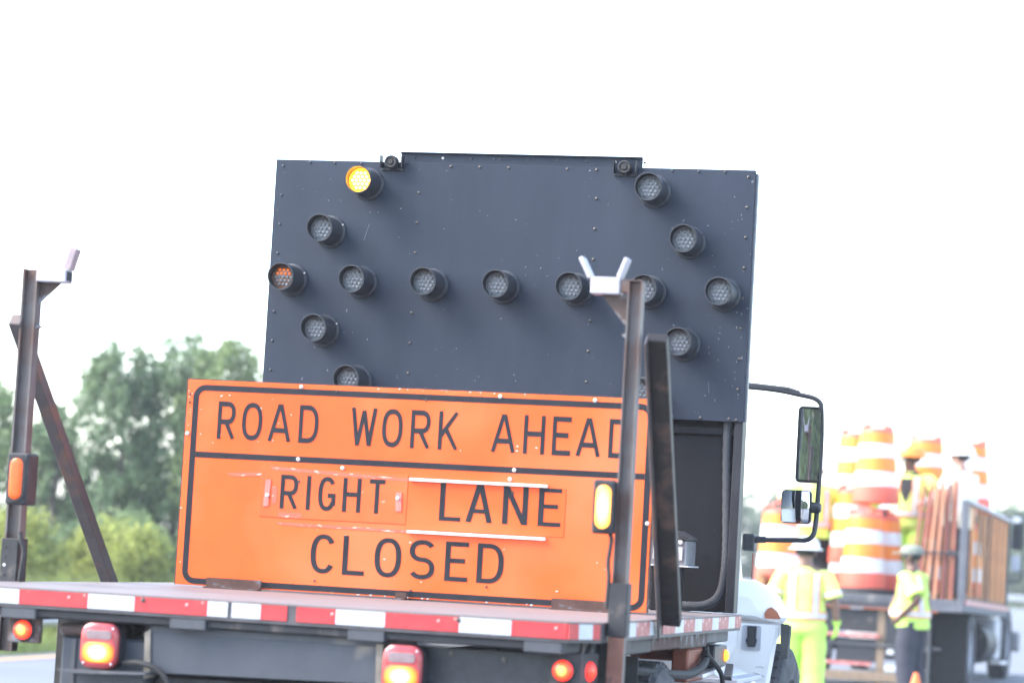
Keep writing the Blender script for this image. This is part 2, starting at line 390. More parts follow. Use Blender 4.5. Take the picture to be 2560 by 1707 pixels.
def guardrail(name, a, b, zb, label, step=1.9, gz=-.21):
    a, b = Vector(a), Vector(b); d = (b-a).normalized(); n = Vector((d.y, -d.x, 0)); Lg = (b-a).length
    t = thing(name, ((a+b)/2).to_tuple()[:2]+(gz,), label, 'guardrail')
    prof = [(0, 0), (.03, .03), (.075, .06), (.075, .10), (.02, .14), (.02, .17), (.075, .21), (.075, .25), (.03, .28), (0, .31)]
    m = MB(); rg = []
    for p in (a, b):
        rg.append([p+n*o+Vector((0, 0, zb+h)) for o, h in prof]+[p+n*(o-.006)+Vector((0, 0, zb+h)) for o, h in prof[::-1]])
    m.rings(rg); m.build('rail_beam', 'galv', t)
    k = 0.6; src = None
    while k < Lg:
        p = a+d*k
        if src is None:
            src = MB().box(p.x-.09, p.x+.09, p.y-.08, p.y+.08, gz-.1, zb+.34, .01).build('rail_post', 'timber', t)
            p0 = p
            off = -n*.1; src.location += off
        else:
            c = src.copy(); COL.objects.link(c); c.location = src.location+(p-p0)
        k += step
    return t
guardrail('guardrail', (-11.3, 6, 0), (-11.3, 44, 0), .09, 'galvanised steel guardrail on the grass beside the yellow edge line')
guardrail('guardrail', (-26, 130.5, 0), (14, 131.5, 0), .28, 'distant pale guardrail at the far end of the road by the right truck', step=3.8)

# grass
def grass(name, n, x0, x1, y0, y1, gz, h0, h1, w, label, m='grass', seed=1):
    r = np.random.default_rng(seed)
    x = r.uniform(x0, x1, n); y = r.uniform(y0, y1, n); h = r.uniform(h0, h1, n); a = r.uniform(0, 6.283, n); l = r.uniform(-.5, .5, (n, 2))*h[:, None]
    v = np.zeros((n, 3, 3))
    v[:, 0] = np.stack([x-np.cos(a)*w, y-np.sin(a)*w, np.full(n, gz)], 1)
    v[:, 1] = np.stack([x+np.cos(a)*w, y+np.sin(a)*w, np.full(n, gz)], 1)
    v[:, 2] = np.stack([x+l[:, 0], y+l[:, 1], gz+h], 1)
    me = bpy.data.meshes.new(name); me.vertices.add(n*3); me.vertices.foreach_set('co', v.ravel())
    me.loops.add(n*3); me.loops.foreach_set('vertex_index', np.arange(n*3)); me.polygons.add(n)
    me.polygons.foreach_set('loop_start', np.arange(n)*3); me.update(); me.validate()
    me.materials.append(MT[m]); o = bpy.data.objects.new(name, me); COL.objects.link(o)
    o['kind'] = 'stuff'; o['label'] = label; o['category'] = 'grass'
    return o
grass('verge_grass', 42000, -16.5, -10.85, 12, 34, -.23, .06, .28, .012, 'green roadside grass under and behind the left guardrail')
grass('meadow_grass', 26000, -17.5, -11.6, 24.5, 30.5, -.23, .35, 1.05, .016, 'tall pale green growth between the guardrail and the trees', seed=4)

# ------------------------------------------------------------------ trees and shrubs
def leaves(centres, radii, per, size, seed):
    r = np.random.default_rng(seed); P = []
    for c, q, k in zip(centres, radii, per):
        u = r.normal(size=(k, 3)); u /= np.linalg.norm(u, axis=1)[:, None]
        rad = r.uniform(.25, 1, (k, 1))**.5
        P.append(np.asarray(c)+u*rad*np.asarray(q))
    P = np.concatenate(P); n = len(P)
    a = r.normal(size=(n, 3)); a /= np.linalg.norm(a, axis=1)[:, None]
    b = np.cross(a, r.normal(size=(n, 3))); b /= np.linalg.norm(b, axis=1)[:, None]
    s = r.uniform(.6, 1.25, (n, 1))*size
    c = np.cross(a, b)*.15
    v = np.stack([P-a*s, P+b*s*.45+c*s, P+a*s, P-b*s*.45+c*s], 1)
    return v.reshape(-1, 3)
def quads(name, v, m, parent, loc):
    n = len(v)//4
    me = bpy.data.meshes.new(name); me.vertices.add(n*4); me.vertices.foreach_set('co', (v-np.asarray(loc)).ravel())
    me.loops.add(n*4); me.loops.foreach_set('vertex_index', np.arange(n*4)); me.polygons.add(n)
    me.polygons.foreach_set('loop_start', np.arange(n)*4); me.update(); me.validate()
    me.materials.append(MT[m]); o = bpy.data.objects.new(name, me); COL.objects.link(o); o.parent = parent
    return o
def tree(name, x, y, h, rad, label, m, group, seed, nl=9000, size=.075, gz=-.22, clumps=46, spikes=4, base=.12, crad=.30, trunk=.09, cat='tree'):
    r = random.Random(seed)
    t = thing(name, (x, y, gz), label, cat, group)
    cs, rs, wt = [], [], []
    limbs = []
    for i in range(clumps):
        q = (i+.5)/clumps
        z = h*(base+(1-base)*q*.9)
        env = rad*(math.sin(math.pi*min(1, .18+.80*(z/h)))**.7)
        a = r.uniform(0, 6.283); d = env*math.sqrt(r.uniform(.05, 1))
        c = (x+d*math.cos(a), y+d*math.sin(a), gz+z+r.uniform(-.1, .1)*h*.4)
        k = crad*rad*r.uniform(.6, 1.25)
        cs.append(c); rs.append((k, k, k*r.uniform(.7, 1.2))); wt.append(k**2)
        if r.random() < .6: limbs.append(c)
    for i in range(spikes):                     # upright leading shoots
        a = r.uniform(0, 6.283); d = rad*r.uniform(.1, .75); zt = h*r.uniform(.86, 1.0)
        for k in range(4):
            q = k/3
            cs.append((x+d*math.cos(a), y+d*math.sin(a), gz+zt*(.80+.20*q))); s = rad*(.17-.125*q); rs.append((s, s, h*.055)); wt.append(s*s*1.5)
        limbs.append((x+d*math.cos(a), y+d*math.sin(a), gz+zt*.97))
    for i in range(int(clumps*2.4)):            # loose twigs through the crown
        z = h*r.uniform(base+.05, .97); env = rad*(math.sin(math.pi*min(1, .18+.80*(z/h)))**.7)
        a = r.uniform(0, 6.283); d = env*math.sqrt(r.uniform(.1, 1.15)); k = rad*r.uniform(.10, .19)
        cs.append((x+d*math.cos(a), y+d*math.sin(a), gz+z)); rs.append((k, k, k*r.uniform(1.0, 1.9))); wt.append(k**2*1.5)
    wt = np.array(wt); per = np.maximum(6, (nl*wt/wt.sum()).astype(int))
    quads('crown', leaves(cs, rs, per, size, seed), m, t, (x, y, gz))
    mb = MB()
    tp = [(x, y, gz-.1), (x+r.uniform(-.05, .05)*h*.3, y, gz+h*.3), (x+r.uniform(-.06, .06)*h*.4, y+r.uniform(-.05, .05)*h*.3, gz+h*.6), (x+r.uniform(-.05, .05)*h, y, gz+h*.88)]
    tp = spline(tp, 3); n = len(tp)
    mb.tube(tp, trunk, 8, rads=[trunk*(1-.85*i/(n-1)) for i in range(n)])
    for c in limbs[:26]:
        f = max(.12, min(.8, (c[2]-gz)/h*.72)); b = tp[min(n-1, int(f*(n-1)))]
        e = Vector(c); mid = b.lerp(e, .5)+Vector((0, 0, -.04*h))
        mb.tube(spline([b, mid, e], 2), .02, 5, rads=[trunk*.42*(1-.18*i) for i in range(5)])
    mb.build('trunk', 'bark', t, smooth=True)
    return t
gT = 'trees behind the left guardrail'
tree('broadleaf_tree', -17.4, 34, 4.05, 1.25, 'low rounded tree at the left picture edge behind the left steel post', 'leaf_mid', gT, 11, 9000)
tree('broadleaf_tree', -15.75, 33.2, 3.75, .62, 'narrow young tree seen just right of the left steel post', 'leaf_dark', gT, 12, 4200, clumps=26, spikes=3)
tree('broadleaf_tree', -14.75, 33.4, 4.95, .92, 'tall spiky-topped tree standing beside the narrow young one', 'leaf_dark', gT, 23, 12000, size=.06, clumps=70, spikes=9, crad=.24)
tree('broadleaf_tree', -13.75, 33.9, 5.15, .98, 'tallest spiky-topped dark tree midway to the arrow board', 'leaf_dark', gT, 14, 13000, size=.06, clumps=74, spikes=10, crad=.24)
tree('broadleaf_tree', -12.85, 33.8, 5.0, 1.15, 'tree whose crown touches the arrow board left edge', 'leaf_mid', gT, 35, 11000, size=.06, clumps=66, spikes=8, crad=.25)
tree('broadleaf_tree', -11.4, 35.0, 4.7, 1.0, 'tree mostly hidden behind the left part of the arrow board', 'leaf_mid', gT, 16, 7000, clumps=44)
tree('broadleaf_tree', -16.4, 38.5, 3.0, 1.3, 'low dark tree filling the gap behind the narrow young tree', 'leaf_dark', gT, 47, 7000, clumps=40, spikes=2)
tree('broadleaf_tree', -13.9, 39.0, 3.1, 1.5, 'low broad dark tree behind the two tallest spiky ones', 'leaf_dark', gT, 48, 9000, clumps=46, spikes=2)
gS = 'shrubs along the left verge'
for i, (x, y, h, rd_, lb, m) in enumerate([
    (-14.45, 27.4, 1.55, .75, 'yellow-green shrub at the left picture edge by the left post socket', 'leaf_light'),
    (-13.65, 27.0, 1.85, .72, 'bright yellow-green shrub between the left post and its slanting brace', 'leaf_light'),
    (-12.95, 28.6, 1.75, .75, 'yellowish shrub just right of the slanting left brace', 'leaf_light'),
    (-12.05, 28.0, 1.65, .70, 'light green shrub beside the left edge of the orange sign', 'leaf_light'),
    (-13.3, 30.6, 1.9, .9, 'darker shrub behind the yellow-green ones under the tall trees', 'leaf_mid'),
    (-15.1, 30.4, 1.8, .9, 'darker green shrub behind the left post at verge level', 'leaf_mid'),
    (-11.9, 30.8, 1.7, .8, 'mid green shrub mostly hidden behind the orange sign', 'leaf_mid')]):
    tree('roadside_shrub', x, y, h, rd_, lb, m, gS, 60+i, 5200, size=.06, clumps=40, spikes=2, base=.02, crad=.42, trunk=.03, cat='shrub')
gF = 'far trees beyond the end of the road'
far = [(-24.5, 157, 7.0), (-20.5, 159, 6.2), (-17, 157, 5.6), (-13.6, 158, 5.2), (-10.3, 156, 5.4), (-7.2, 157, 5.9), (-4.2, 155, 5.7)]
fl = ['far tree just right of the bulkhead edge', 'far tree behind the tall side mirror', 'far tree behind the worker in the white hard hat',
      'far tree behind the front centre drum', 'far tree behind the worker in the orange hat', 'far tree right of the slatted truck side', 'far tree at the right picture edge beside the far truck mirror']
for i, ((x, y, h), lb) in enumerate(zip(far, fl)):
    tree('far_tree', x, y, h, 2.6, lb, 'far_leaf', gF, 80+i, 3000, size=.30, clumps=26, spikes=2, base=.02, trunk=.16, crad=.42)
gB = 'trees behind the camera seen in the truck mirror'
for i, (x, y, h, lb) in enumerate([(-5.5, -48, 12, 'tall tree reflected in the left part of the truck mirror'), (-.5, -46, 13, 'tall tree reflected in the middle of the truck mirror'), (4.5, -49, 12.5, 'tall tree reflected in the right part of the truck mirror')]):
    tree('broadleaf_tree', x, y, h, 3.6, lb, 'leaf_mid', gB, 120+i, 9000, size=.36, clumps=70, spikes=3, base=.03, trunk=.22, crad=.36)

# ------------------------------------------------------------------ near truck (flatbed)
T = thing('flatbed_truck', (-.04, 0, 0), 'white-cabbed flatbed truck with red and white striped bed edge carrying the arrow board', 'truck')
RX, LX, RY, BZ, FY = 1.257, -1.34, -2.016, 1.2, 1.43
def outline(i=0.0):
    return [(LX+i, FY), (LX+i, RY+.19), (LX+.085+i*.5, RY+i), (RX-.082-i*.5, RY+i), (RX-i, RY+.19), (RX-i, FY)]
deck = MB().prism(outline(), 'z', BZ-.006, BZ).build('deck', 'deck', T)
edge = MB().prism(outline(.004), 'z', BZ-.075, BZ-.0065).build('deck_edge', 'channel', T)
# conspicuity tape, one piece per stripe
zt0, zt1 = 1.1385, 1.1925
cols = 'wrwrw wr rwrwrw'.replace(' ', '')
xsb = [(-1.254, -.934, 'w'), (-.934, -.658, 'r'), (-.658, -.473, 'w'), (-.473, -.186, 'r'), (-.186, -.108, 'w'), (-.092, .02, 'w'), (.02, .122, 'r'), (.157, .308, 'r'), (.308, .495, 'w'), (.495, .773, 'r'), (.773, .967, 'w'), (.967, 1.172, 'r')]
for a, b, c in xsb:
    MB().box(a+.0006, b-.0006, RY-.001, RY+.0045, zt0, zt1).build('tape_stripe', 'tape_white' if c == 'w' else 'tape_red', edge)
p0, p1 = Vector((RX-.0815, RY+.001)), Vector((RX-.0005, RY+.19))
dch = (p1-p0); nch = Vector((dch.y, -dch.x)).normalized()
for a, b, c in [(0, .30, 'r'), (.30, .72, 'w'), (.72, .95, 'r')]:
    q0, q1 = p0+dch*a, p0+dch*b
    MB().prism([tuple(q0-nch*.002), tuple(q1-nch*.002), tuple(q1+nch*.004), tuple(q0+nch*.004)], 'z', zt0, zt1).build('tape_stripe', 'tape_white' if c == 'w' else 'tape_red', edge)
ysb = [(-1.45, -1.17, 'w'), (-1.17, -.89, 'r'), (-.89, -.72, 'w'), (-.605, -.326, 'r'), (-.326, -.125, 'w'), (-.125, .146, 'r'), (.146, .33, 'w'), (.33, .599, 'r'), (.599, .773, 'w'), (.773, 1.05, 'r'), (1.05, 1.236, 'w'), (1.236, 1.425, 'r')]
for a, b, c in ysb:
    MB().box(RX-.0055, RX+.001, a+.001, b-.001, zt0, zt1).build('tape_stripe', 'tape_white' if c == 'w' else 'tape_redf', edge)
for x, y in [(-.19, 0), (1.02, 0)]:
    MB().lathe([(.0, -.006), (.008, -.004), (.009, 0)], (x-.25, RY-.001, 1.182), 'y', 8).build('edge_rivet', 'rivet', edge)
# sign stops welded on deck
for a, b, h in [(-.911, -.657, .046), (-.038, .012, .032), (.66, .92, .047)]:
    MB().prism([(-.036, BZ), (-.022, BZ), (-.022, BZ+h), (-.036, BZ+h)], 'x', a, b).box(a, b, -.075, -.036, BZ, BZ+.007).build('sign_stop', 'stop', T)
# underframe
MB().box(-1.30, 1.14, RY+.02, RY+.085, 1.092, BZ-.0755, .006).build('rear_beam', 'dark_steel', T)
for x in (-.935, -.262, .425, 1.085):
    MB().box(x-.07, x+.07, RY+.005, RY+.60, 1.083, BZ-.0758, .004).build('beam_end', 'grey_steel', T)
MB().box(1.10, 1.165, -1.7, 1.30, 1.060, BZ-.0755, .005).build('side_rail', 'dark_steel', T)
MB().box(-1.25, -1.185, -1.7, 1.30, 1.090, BZ-.0755, .005).build('side_rail', 'dark_steel', T)
for k in range(7):
    y = -1.35+.44*k
    MB().box(-1.18, 1.10, y, y+.05, 1.09, BZ-.0757).build('cross_member', 'dark_steel', T)
for a, b, m, z in ((-1.44, -.62, 'dark_steel', 1.062), (-.619, .05, 'stop', 1.066), (.051, .72, 'rust', 1.060), (.721, 1.32, 'grey_steel', 1.072)):
    MB().box(1.166, 1.215, a, b, z, BZ-.0757, .006).build('side_channel', m, T)
for x in (-.46, .38):
    MB().box(x-.05, x+.05, -1.75, 4.9, .74, 1.025, .008).build('frame_rail', 'dark_steel', T)
# rear plates and lamps
MB().prism([(-.43, 1.082), (.452, 1.082), (.458, .93), (-.418, .915)], 'y', -1.955, -1.93).build('rear_plate', 'grey_panel', T)
MB().box(-.43, .47, -1.957, -1.90, 1.062, 1.0915, .004).build('plate_top_rail', 'grey_steel', T)
MB().prism([(-.446, 1.06), (-.424, 1.075), (-.415, .90), (-.44, .89)], 'y', -1.962, -1.90).build('mud_streaked_edge', 'muddy', T)
MB().prism([(.452, 1.075), (.478, 1.075), (.482, .86), (.460, .86)], 'y', -1.962, -1.90).build('mud_streaked_edge', 'muddy', T)
MB().box(-.79, -.447, -1.925, -1.55, .55, 1.03, .01).build('lamp_bracket', 'grey_panel', T)
MB().box(-.795, -.60, -1.95, -1.55, 1.032, 1.075, .012).build('bracket_top', 'rust', T)
MB().box(-.745, -.728, -1.932, -1.924, .62, 1.02).build('bracket_rib', 'grey_steel', T)
MB().prism([(-.72, .56), (-.64, .70), (-.62, .69), (-.70, .55)], 'y', -1.934, -1.924).build('bracket_rib', 'grey_steel', T)
MB().prism([(-.755, .907), (-.40, .917), (-.40, .909), (-.70, .897)], 'y', -2.05, -1.93).build('bracket_shelf', 'grey_steel', T)
MB().prism([(-.50, .80), (.60, .80), (.60, .90), (-.42, .895)], 'y', -1.85, -1.80).build('lower_cross_plate', 'black_plastic', T)
MB().tube(spline([(-.52, -1.97, .945), (-.44, -1.99, .948), (-.37, -1.99, .925), (-.32, -1.98, .86), (-.30, -1.95, .78)], 5), .011, 8).build('lamp_cable', 'rubber', T, smooth=True)
MB().box(.478, 1.15, -1.90, -1.86, .55, 1.075).build('rear_skirt', 'black_plastic', T)
for x, z in ((.72, 1.055), (.92, 1.045), (1.28-.10, .96)):
    MB().lathe([(0, -.004), (.010, -.003), (.011, 0)], (x, -1.9005, z), 'y', 8).build('bolt_head', 'rivet', T)
def tail_lamp(x0, x1, z0, z1):
    w = x1-x0
    b = MB()
    rg = []
    for yy, g in ((-1.926, .0), (-1.975, .0), (-1.985, -.004)):
        rg.append([(p[0], yy, p[1]) for p in rrect(x0-g, x1+g, z0-g, z1+g, .044)])
    b.rings(rg)
    o = b.build('tail_lamp', 'black_plastic', T, smooth=True)
    rg = []
    for yy, i in ((-1.986, .001), (-2.002, .002), (-2.010, .010), (-2.012, .02)):
        rg.append([(p[0], yy, p[1]) for p in rrect(x0+i, x1-i, z0+i, z1-i, .042)])
    MB().rings(rg).build('lens_body', 'tail_body', o, smooth=True)
    zs = z0+(z1-z0)*.60
    rg = []
    for yy, i in ((-2.011, .012), (-2.0155, .014), (-2.018, .022)):
        rg.append([(p[0], yy, p[1]) for p in rrect(x0+i, x1-i, z0+i+.012, zs-i*.3, .026)])
    MB().rings(rg).build('lit_lens', 'tail_on', o, smooth=True)
    rg = []
    for yy, i in ((-2.011, .024), (-2.0145, .026)):
        rg.append([(p[0], yy, p[1]) for p in rrect(x0+i, x1-i, zs+.008, z1-i-.004, .012)])
    MB().rings(rg).build('clear_lens', 'tail_clear', o, smooth=True)
    for sx in (x0+.02, x1-.02):
        for sz in (z0+.02, z1-.02):
            MB().lathe([(0, -.003), (.004, -.002), (.0045, 0)], (sx, -2.0105, sz), 'y', 7).build('lamp_screw', 'alu', o)
tail_lamp(-.683, -.533, .917, 1.088)
tail_lamp(.489, .640, .902, 1.080)
MB().box(-.64, -.58, -1.985, -1.93, .898, .916).build('lamp_foot', 'grey_steel', T)
MB().box(-.992, -.862, -1.962, -1.94, .993, 1.095, .004).build('lamp_plate', 'rust', T)
def round_lamp(c, r, ax='y', name='round_lamp'):
    b = MB().lathe([(r*1.16, .0), (r*1.16, -.008), (r, -.012)], c, ax, 20, True).build(name, 'rubber', T, smooth=True)
    MB().lathe([(r*.99, -.010), (r*.93, -.020), (r*.7, -.028), (r*.35, -.032), (.001, -.033)], c, ax, 20).build('lit_lens', 'red_on', b, smooth=True)
    return b
round_lamp((-.928, -1.9625, 1.041), .036)
MB().prism([(1.10, -1.95), (1.215, -1.95), (1.215, -1.925), (1.10, -1.925)], 'z', .93, 1.085).build('lamp_plate', 'dark_steel', T)
round_lamp((1.152, -1.951, 1.024), .038)
b = MB().lathe([(.042, 0), (.042, .008), (.038, .012)], (0, 0, 0), 'x', 20, True).build('round_lamp', 'rubber', T, local='own', smooth=True)
l = MB().lathe([(.037, .010), (.034, .018), (.026, .025), (.012, .030), (.001, .031)], (0, 0, 0), 'x', 20).build('lit_lens', 'red_on', b, local='own', smooth=True)
b.location = Vector((1.256, -1.85, 1.022)); b.rotation_euler = (0, 0, R(-22))
MB().prism([(1.206, -1.945), (1.244, -1.79), (1.232, -1.785), (1.196, -1.935)], 'z', .95, 1.085).build('lamp_plate', 'dark_steel', T)
MB().tube(spline([(1.22, -1.80, 1.12), (1.20, -1.82, 1.06), (1.19, -1.75, .99), (1.17, -1.6, .93)], 4), .012, 7).build('lamp_cable', 'rubber', T, smooth=True)

# sign posts at the sides of the bed
def cbar(a, b, w, d, name, m, parent, tw=0.0):
    a, b = Vector(a), Vector(b); z = (b-a).normalized(); x = Vector((1, 0, 0)); x = (x-z*x.dot(z)).normalized(); y = z.cross(x)
    rot = Matrix((x, y, z)).transposed() @ Matrix.Rotation(tw, 3, 'Z'); c = (a+b)/2; L = (b-a).length
    mb = MB().box(-w/2, w/2, -d/2, d/2, -L/2, L/2, .004, rot)
    mb.v = [tuple(Vector(p)+c) for p in mb.v]
    return mb.build(name, m, parent)
def oval(cx, cz, w, h, n=8):
    r = w/2; P = []
    for k in range(n+1):
        t = math.pi*k/n; P.append((cx+r*math.cos(t), cz+h/2-r+r*math.sin(t)))
    for k in range(n+1):
        t = math.pi+math.pi*k/n; P.append((cx+r*math.cos(t), cz-h/2+r+r*math.sin(t)))
    return P
def marker(parent, x0, x1, y0, y1, z0, z1, lm, lx):
    o = MB().box(x0, x1, y0, y1, z0, z1, .008).build('marker_lamp', 'dark_steel', parent)
    cz = (z0+z1)/2; h = (z1-z0)*.80; w = .056
    MB().rings([[(p[0], yy, p[1]) for p in oval(lx, cz, w+g, h+g)] for yy, g in ((y0+.002, .020), (y0-.008, .020), (y0-.009, .002))]).build('lamp_gasket', 'rubber', o, smooth=True)
    MB().rings([[(p[0], yy, p[1]) for p in oval(lx, cz, w-i, h-i)] for yy, i in ((y0-.0092, .0), (y0-.0115, .004), (y0-.0135, .018), (y0-.0145, .04))]).build('lamp_lens', lm, o, smooth=True)
# right post
px, py = 1.294, -1.70
P = MB().box(px-.027, px+.027, py-.006, py+.03, .90, 2.455, .003).box(px-.027, px-.021, py-.03, py-.006, .90, 2.455).box(px+.021, px+.027, py-.03, py-.006, .90, 2.455).build('sign_post', 'post', T)
MB().box(px-.034, px+.034, py-.040, py-.031, 1.150, 1.345, .003).box(px+.0275, px+.035, py-.03, py+.04, 1.150, 1.345, .002).box(px-.035, px-.0275, py-.03, py+.04, 1.150, 1.345, .002).build('post_socket', 'dark_steel', P)
MB().box(px-.030, px+.030, py-.034, py-.0305, .89, 1.148, .001).build('post_foot', 'rust_red', P)
MB().box(1.238, 1.321, py-.032, py+.032, 2.4555, 2.4605, .002).box(1.238, 1.267, py-.03, py+.03, 2.415, 2.455).build('post_cap', 'post', P)
MB().box(1.127, 1.2375, py-.036, py+.034, 2.405, 2.467, .004).build('cradle_box', 'bracket', P)
for (x0, z0), (x1, z1) in (((1.122, 2.464), (1.082, 2.540)), ((1.229, 2.467), (1.257, 2.542))):
    cbar((x0, py, z0), (x1, py, z1), .018, .06, 'cradle_arm', 'bracket', P)
MB().prism([(1.266, 2.404), (1.165, 2.404), (1.266, 2.285)], 'y', py-.004, py+.004).build('gusset', 'rust', P)
marker(P, 1.186, 1.2662, py-.068, py-.012, 1.521, 1.719, 'amber_on', 1.228)
MB().tube(spline([(1.25, py-.03, 1.52), (1.258, py-.035, 1.50), (1.250, py-.035, 1.42), (1.256, py-.036, 1.36), (1.252, py-.03, 1.25)], 5), .008, 7).build('lamp_cable', 'rubber', P, smooth=True)
MB().prism([(1.25, 2.256), (1.266, 2.262), (1.266, 2.245)], 'y', py-.02, py+.01).build('weld_lug', 'rust', P)
cbar((1.362, -1.60, 2.262), (1.312, -.72, 1.19), .078, .05, 'post_brace', 'brace', T)
cbar((1.326, -1.62, 2.25), (1.272, -.745, 1.13), .010, .06, 'brace_flange', 'brace_light', T)
# left post
px, py = -1.374, -1.08
P = MB().box(px-.03, px+.03, py-.02, py+.03, .915, 2.485, .003).box(px-.03, px-.022, py-.045, py-.02, .915, 2.485).box(px+.022, px+.03, py-.032, py-.02, .915, 2.485).build('sign_post', 'post', T)
MB().box(px-.037, px+.037, py-.055, py-.046, 1.10, 1.375, .003).box(px+.0305, px+.039, py-.046, py+.04, 1.10, 1.375, .002).build('post_socket', 'dark_steel', P)
MB().box(-1.345, -1.214, py-.045, py+.03, 2.434, 2.488, .004).build('cradle_box', 'bracket', P)
MB().box(-1.213, -1.2125, py-.035, py+.02, 2.442, 2.480).build('cradle_mouth_shade', 'black_plastic', P)  # flat dark sheet stands for the shade inside the hollow box
cbar((-1.222, py, 2.490), (-1.196, py, 2.580), .034, .05, 'cradle_arm', 'bracket_tan', P)
MB().prism([(-1.344, 2.433), (-1.25, 2.433), (-1.344, 2.343)], 'y', py-.004, py+.004).build('gusset', 'rust', P)
marker(P, -1.362, -1.270, py-.165, py-.056, 1.512, 1.722, 'amber_dim', -1.316)
MB().tube(spline([(-1.335, py-.05, 1.40), (-1.325, py-.06, 1.37), (-1.308, py-.06, 1.33), (-1.312, py-.06, 1.26), (-1.325, py-.05, 1.18)], 5), .011, 7).build('lamp_cable', 'rubber', P, smooth=True)
MB().prism([(-1.344, 2.262), (-1.323, 2.25), (-1.344, 2.24)], 'y', py-.02, py+.01).build('weld_lug', 'rust', P)
for z in (1.34, 1.30, 1.265, 1.225):
    MB().lathe([(0, -.002), (.006, -.001), (.007, 0)], (px-.018, py-.0555, z), 'y', 8).build('socket_bolt', 'rivet_w' if z == 1.265 else 'rubber', P)
cbar((-1.422, -1.12, 2.275), (-1.412, .12, 1.16), .055, .06, 'post_brace', 'brace_light', T)

# bulkhead behind the deck
MB().box(-1.20, 1.163, 1.56, 1.60, BZ, 2.50, .006).build('bulkhead', 'black_panel', T)
MB().box(1.164, 1.206, 1.50, 1.62, BZ+.001, 2.50, .004).build('bulkhead_edge', 'bulk_edge', T)
MB().box(-1.222, -1.201, 1.50, 1.62, BZ+.001, 2.50, .004).build('bulkhead_edge', 'bulk_edge', T)
MB().box(-1.20, 1.163, 1.53, 1.559, 2.05, 2.09, .004).build('bulkhead_stiffener', 'black_panel', T)
hp = spline([(1.125, 1.535, 2.30), (1.130, 1.535, 1.95), (1.150, 1.53, 1.55), (1.148, 1.53, 1.38), (1.125, 1.53, 1.28), (1.06, 1.52, 1.232), (.95, 1.51, 1.224), (.70, 1.50, 1.224)], 12)
MB().tube(hp, .021, 12, rads=[.021+(.0016 if i % 2 else -.0012) for i in range(len(hp))]).build('ribbed_hose', 'hose', T, smooth=True, ang=60)
MB().box(1.14, 1.166, 1.27, 1.429, BZ, BZ+.004).build('deck_plate', 'alu', T)

# wheels
def wheel(cx, cy, r, w, side, parent, local=False, cz=None):
    cz = r if cz is None else cz
    pr = [(r*.60, -w*.42), (r*.64, -w*.5), (r*.90, -w*.5), (r*.97, -w*.44), (r, -w*.34), (r, w*.34), (r*.97, w*.44), (r*.90, w*.5), (r*.64, w*.5), (r*.60, w*.42), (r*.60, -w*.42)]
    t = MB().lathe(pr, (cx, cy, cz), 'x', 40)
    for k in range(40):                      # tread blocks
        a = 2*math.pi*k/40; ca, sa = math.cos(a), math.sin(a)
        for s in (-1, 0, 1):
            rot = Matrix.Rotation(a+(.02*s), 3, 'X')
            b = MB().box(-w*.11, w*.11, -r*.055, r*.055, -.012, .010, 0, Matrix.Rotation(a-math.pi/2, 3, 'X'))
            t.add([(q[0]+cx+s*w*.25, q[1]+cy+r*ca, q[2]+cz+r*sa) for q in b.v], b.f)
    o = t.build('wheel', 'rubber_dusty', parent, local=local, smooth=True)
    MB().lathe([(.02, side*w*.20), (r*.22, side*w*.24), (r*.24, side*w*.10), (r*.50, side*w*.05), (r*.55, side*w*.38), (r*.61, side*w*.40), (r*.61, side*w*.34)], (cx, cy, cz), 'x', 28).build('rim', 'grey_trim', o, local=local, smooth=True)
    return o
for x, s in ((1.075, 1), (.78, 1), (-.86, -1), (-1.155, -1)):
    wheel(x, -.12, .50, .255, s, T)
for x, s in ((1.06, 1), (-1.14, -1)):
    wheel(x, 3.72, .50, .27, s, T)
MB().tube([(-1.05, -.12, .5), (.97, -.12, .5)], .08, 12).sphere((-.04, -.12, .5), .2, 14, 8).build('rear_axle', 'dark_steel', T, smooth=True)
MB().tube([(-1.0, 3.72, .45), (.93, 3.72, .45)], .05, 10).build('front_axle', 'dark_steel', T, smooth=True)
for x0, x1 in ((.62, 1.20), (-1.28, -.70)):
    MB().box(x0, x1, -.80, -.79, .25, 1.05).build('mud_flap', 'rubber', T)
# things slung under the right side
MB().box(.86, 1.15, .75, 1.28, .985, 1.028, .01).build('tool_tray', 'red_paint', T)
MB().box(1.09, 1.165, .55, .98, .90, 1.05, .008).build('side_box', 'red_paint', T)
MB().prism([(.75, .918), (1.35, .940), (1.35, .953), (.75, .933)], 'x', 1.12, 1.20).build('step_plate', 'alu', T)
k = MB().box(1.10, 1.20, 1.05, 1.40, .955, 1.055, .006).build('side_marker_box', 'black_plastic', T)
MB().lathe([(.028, 0), (.026, .010), (.016, .018), (.001, .02)], (1.2, 1.345, 1.005), 'x', 16).build('lit_lens', 'amber_small', k, smooth=True)
MB().tube(spline([(1.12, -.5, .98), (1.19, 0, .955), (1.20, .45, .945), (1.20, .78, .985), (1.16, 1.0, 1.05)], 6), .02, 8).build('air_hose', 'rubber', T, smooth=True)
MB().tube(spline([(1.20, .80, 1.03), (1.22, .98, .97), (1.23, 1.10, .92), (1.22, 1.2, .85)], 5), .012, 7).build('air_hose', 'rubber', T, smooth=True)
MB().tube([(1.0, 1.75, .70), (1.0, 2.55, .70)], .22, 20).build('fuel_tank', 'alu', T, smooth=True)
MB().box(.80, 1.21, 1.70, 2.5, .855, .88, .005).build('cab_step', 'grey_trim', T)
MB().prism([(1.52, .90), (1.58, .96), (1.60, .945), (1.56, .88)], 'x', 1.17, 1.205).build('step_hook', 'grey_steel', T)

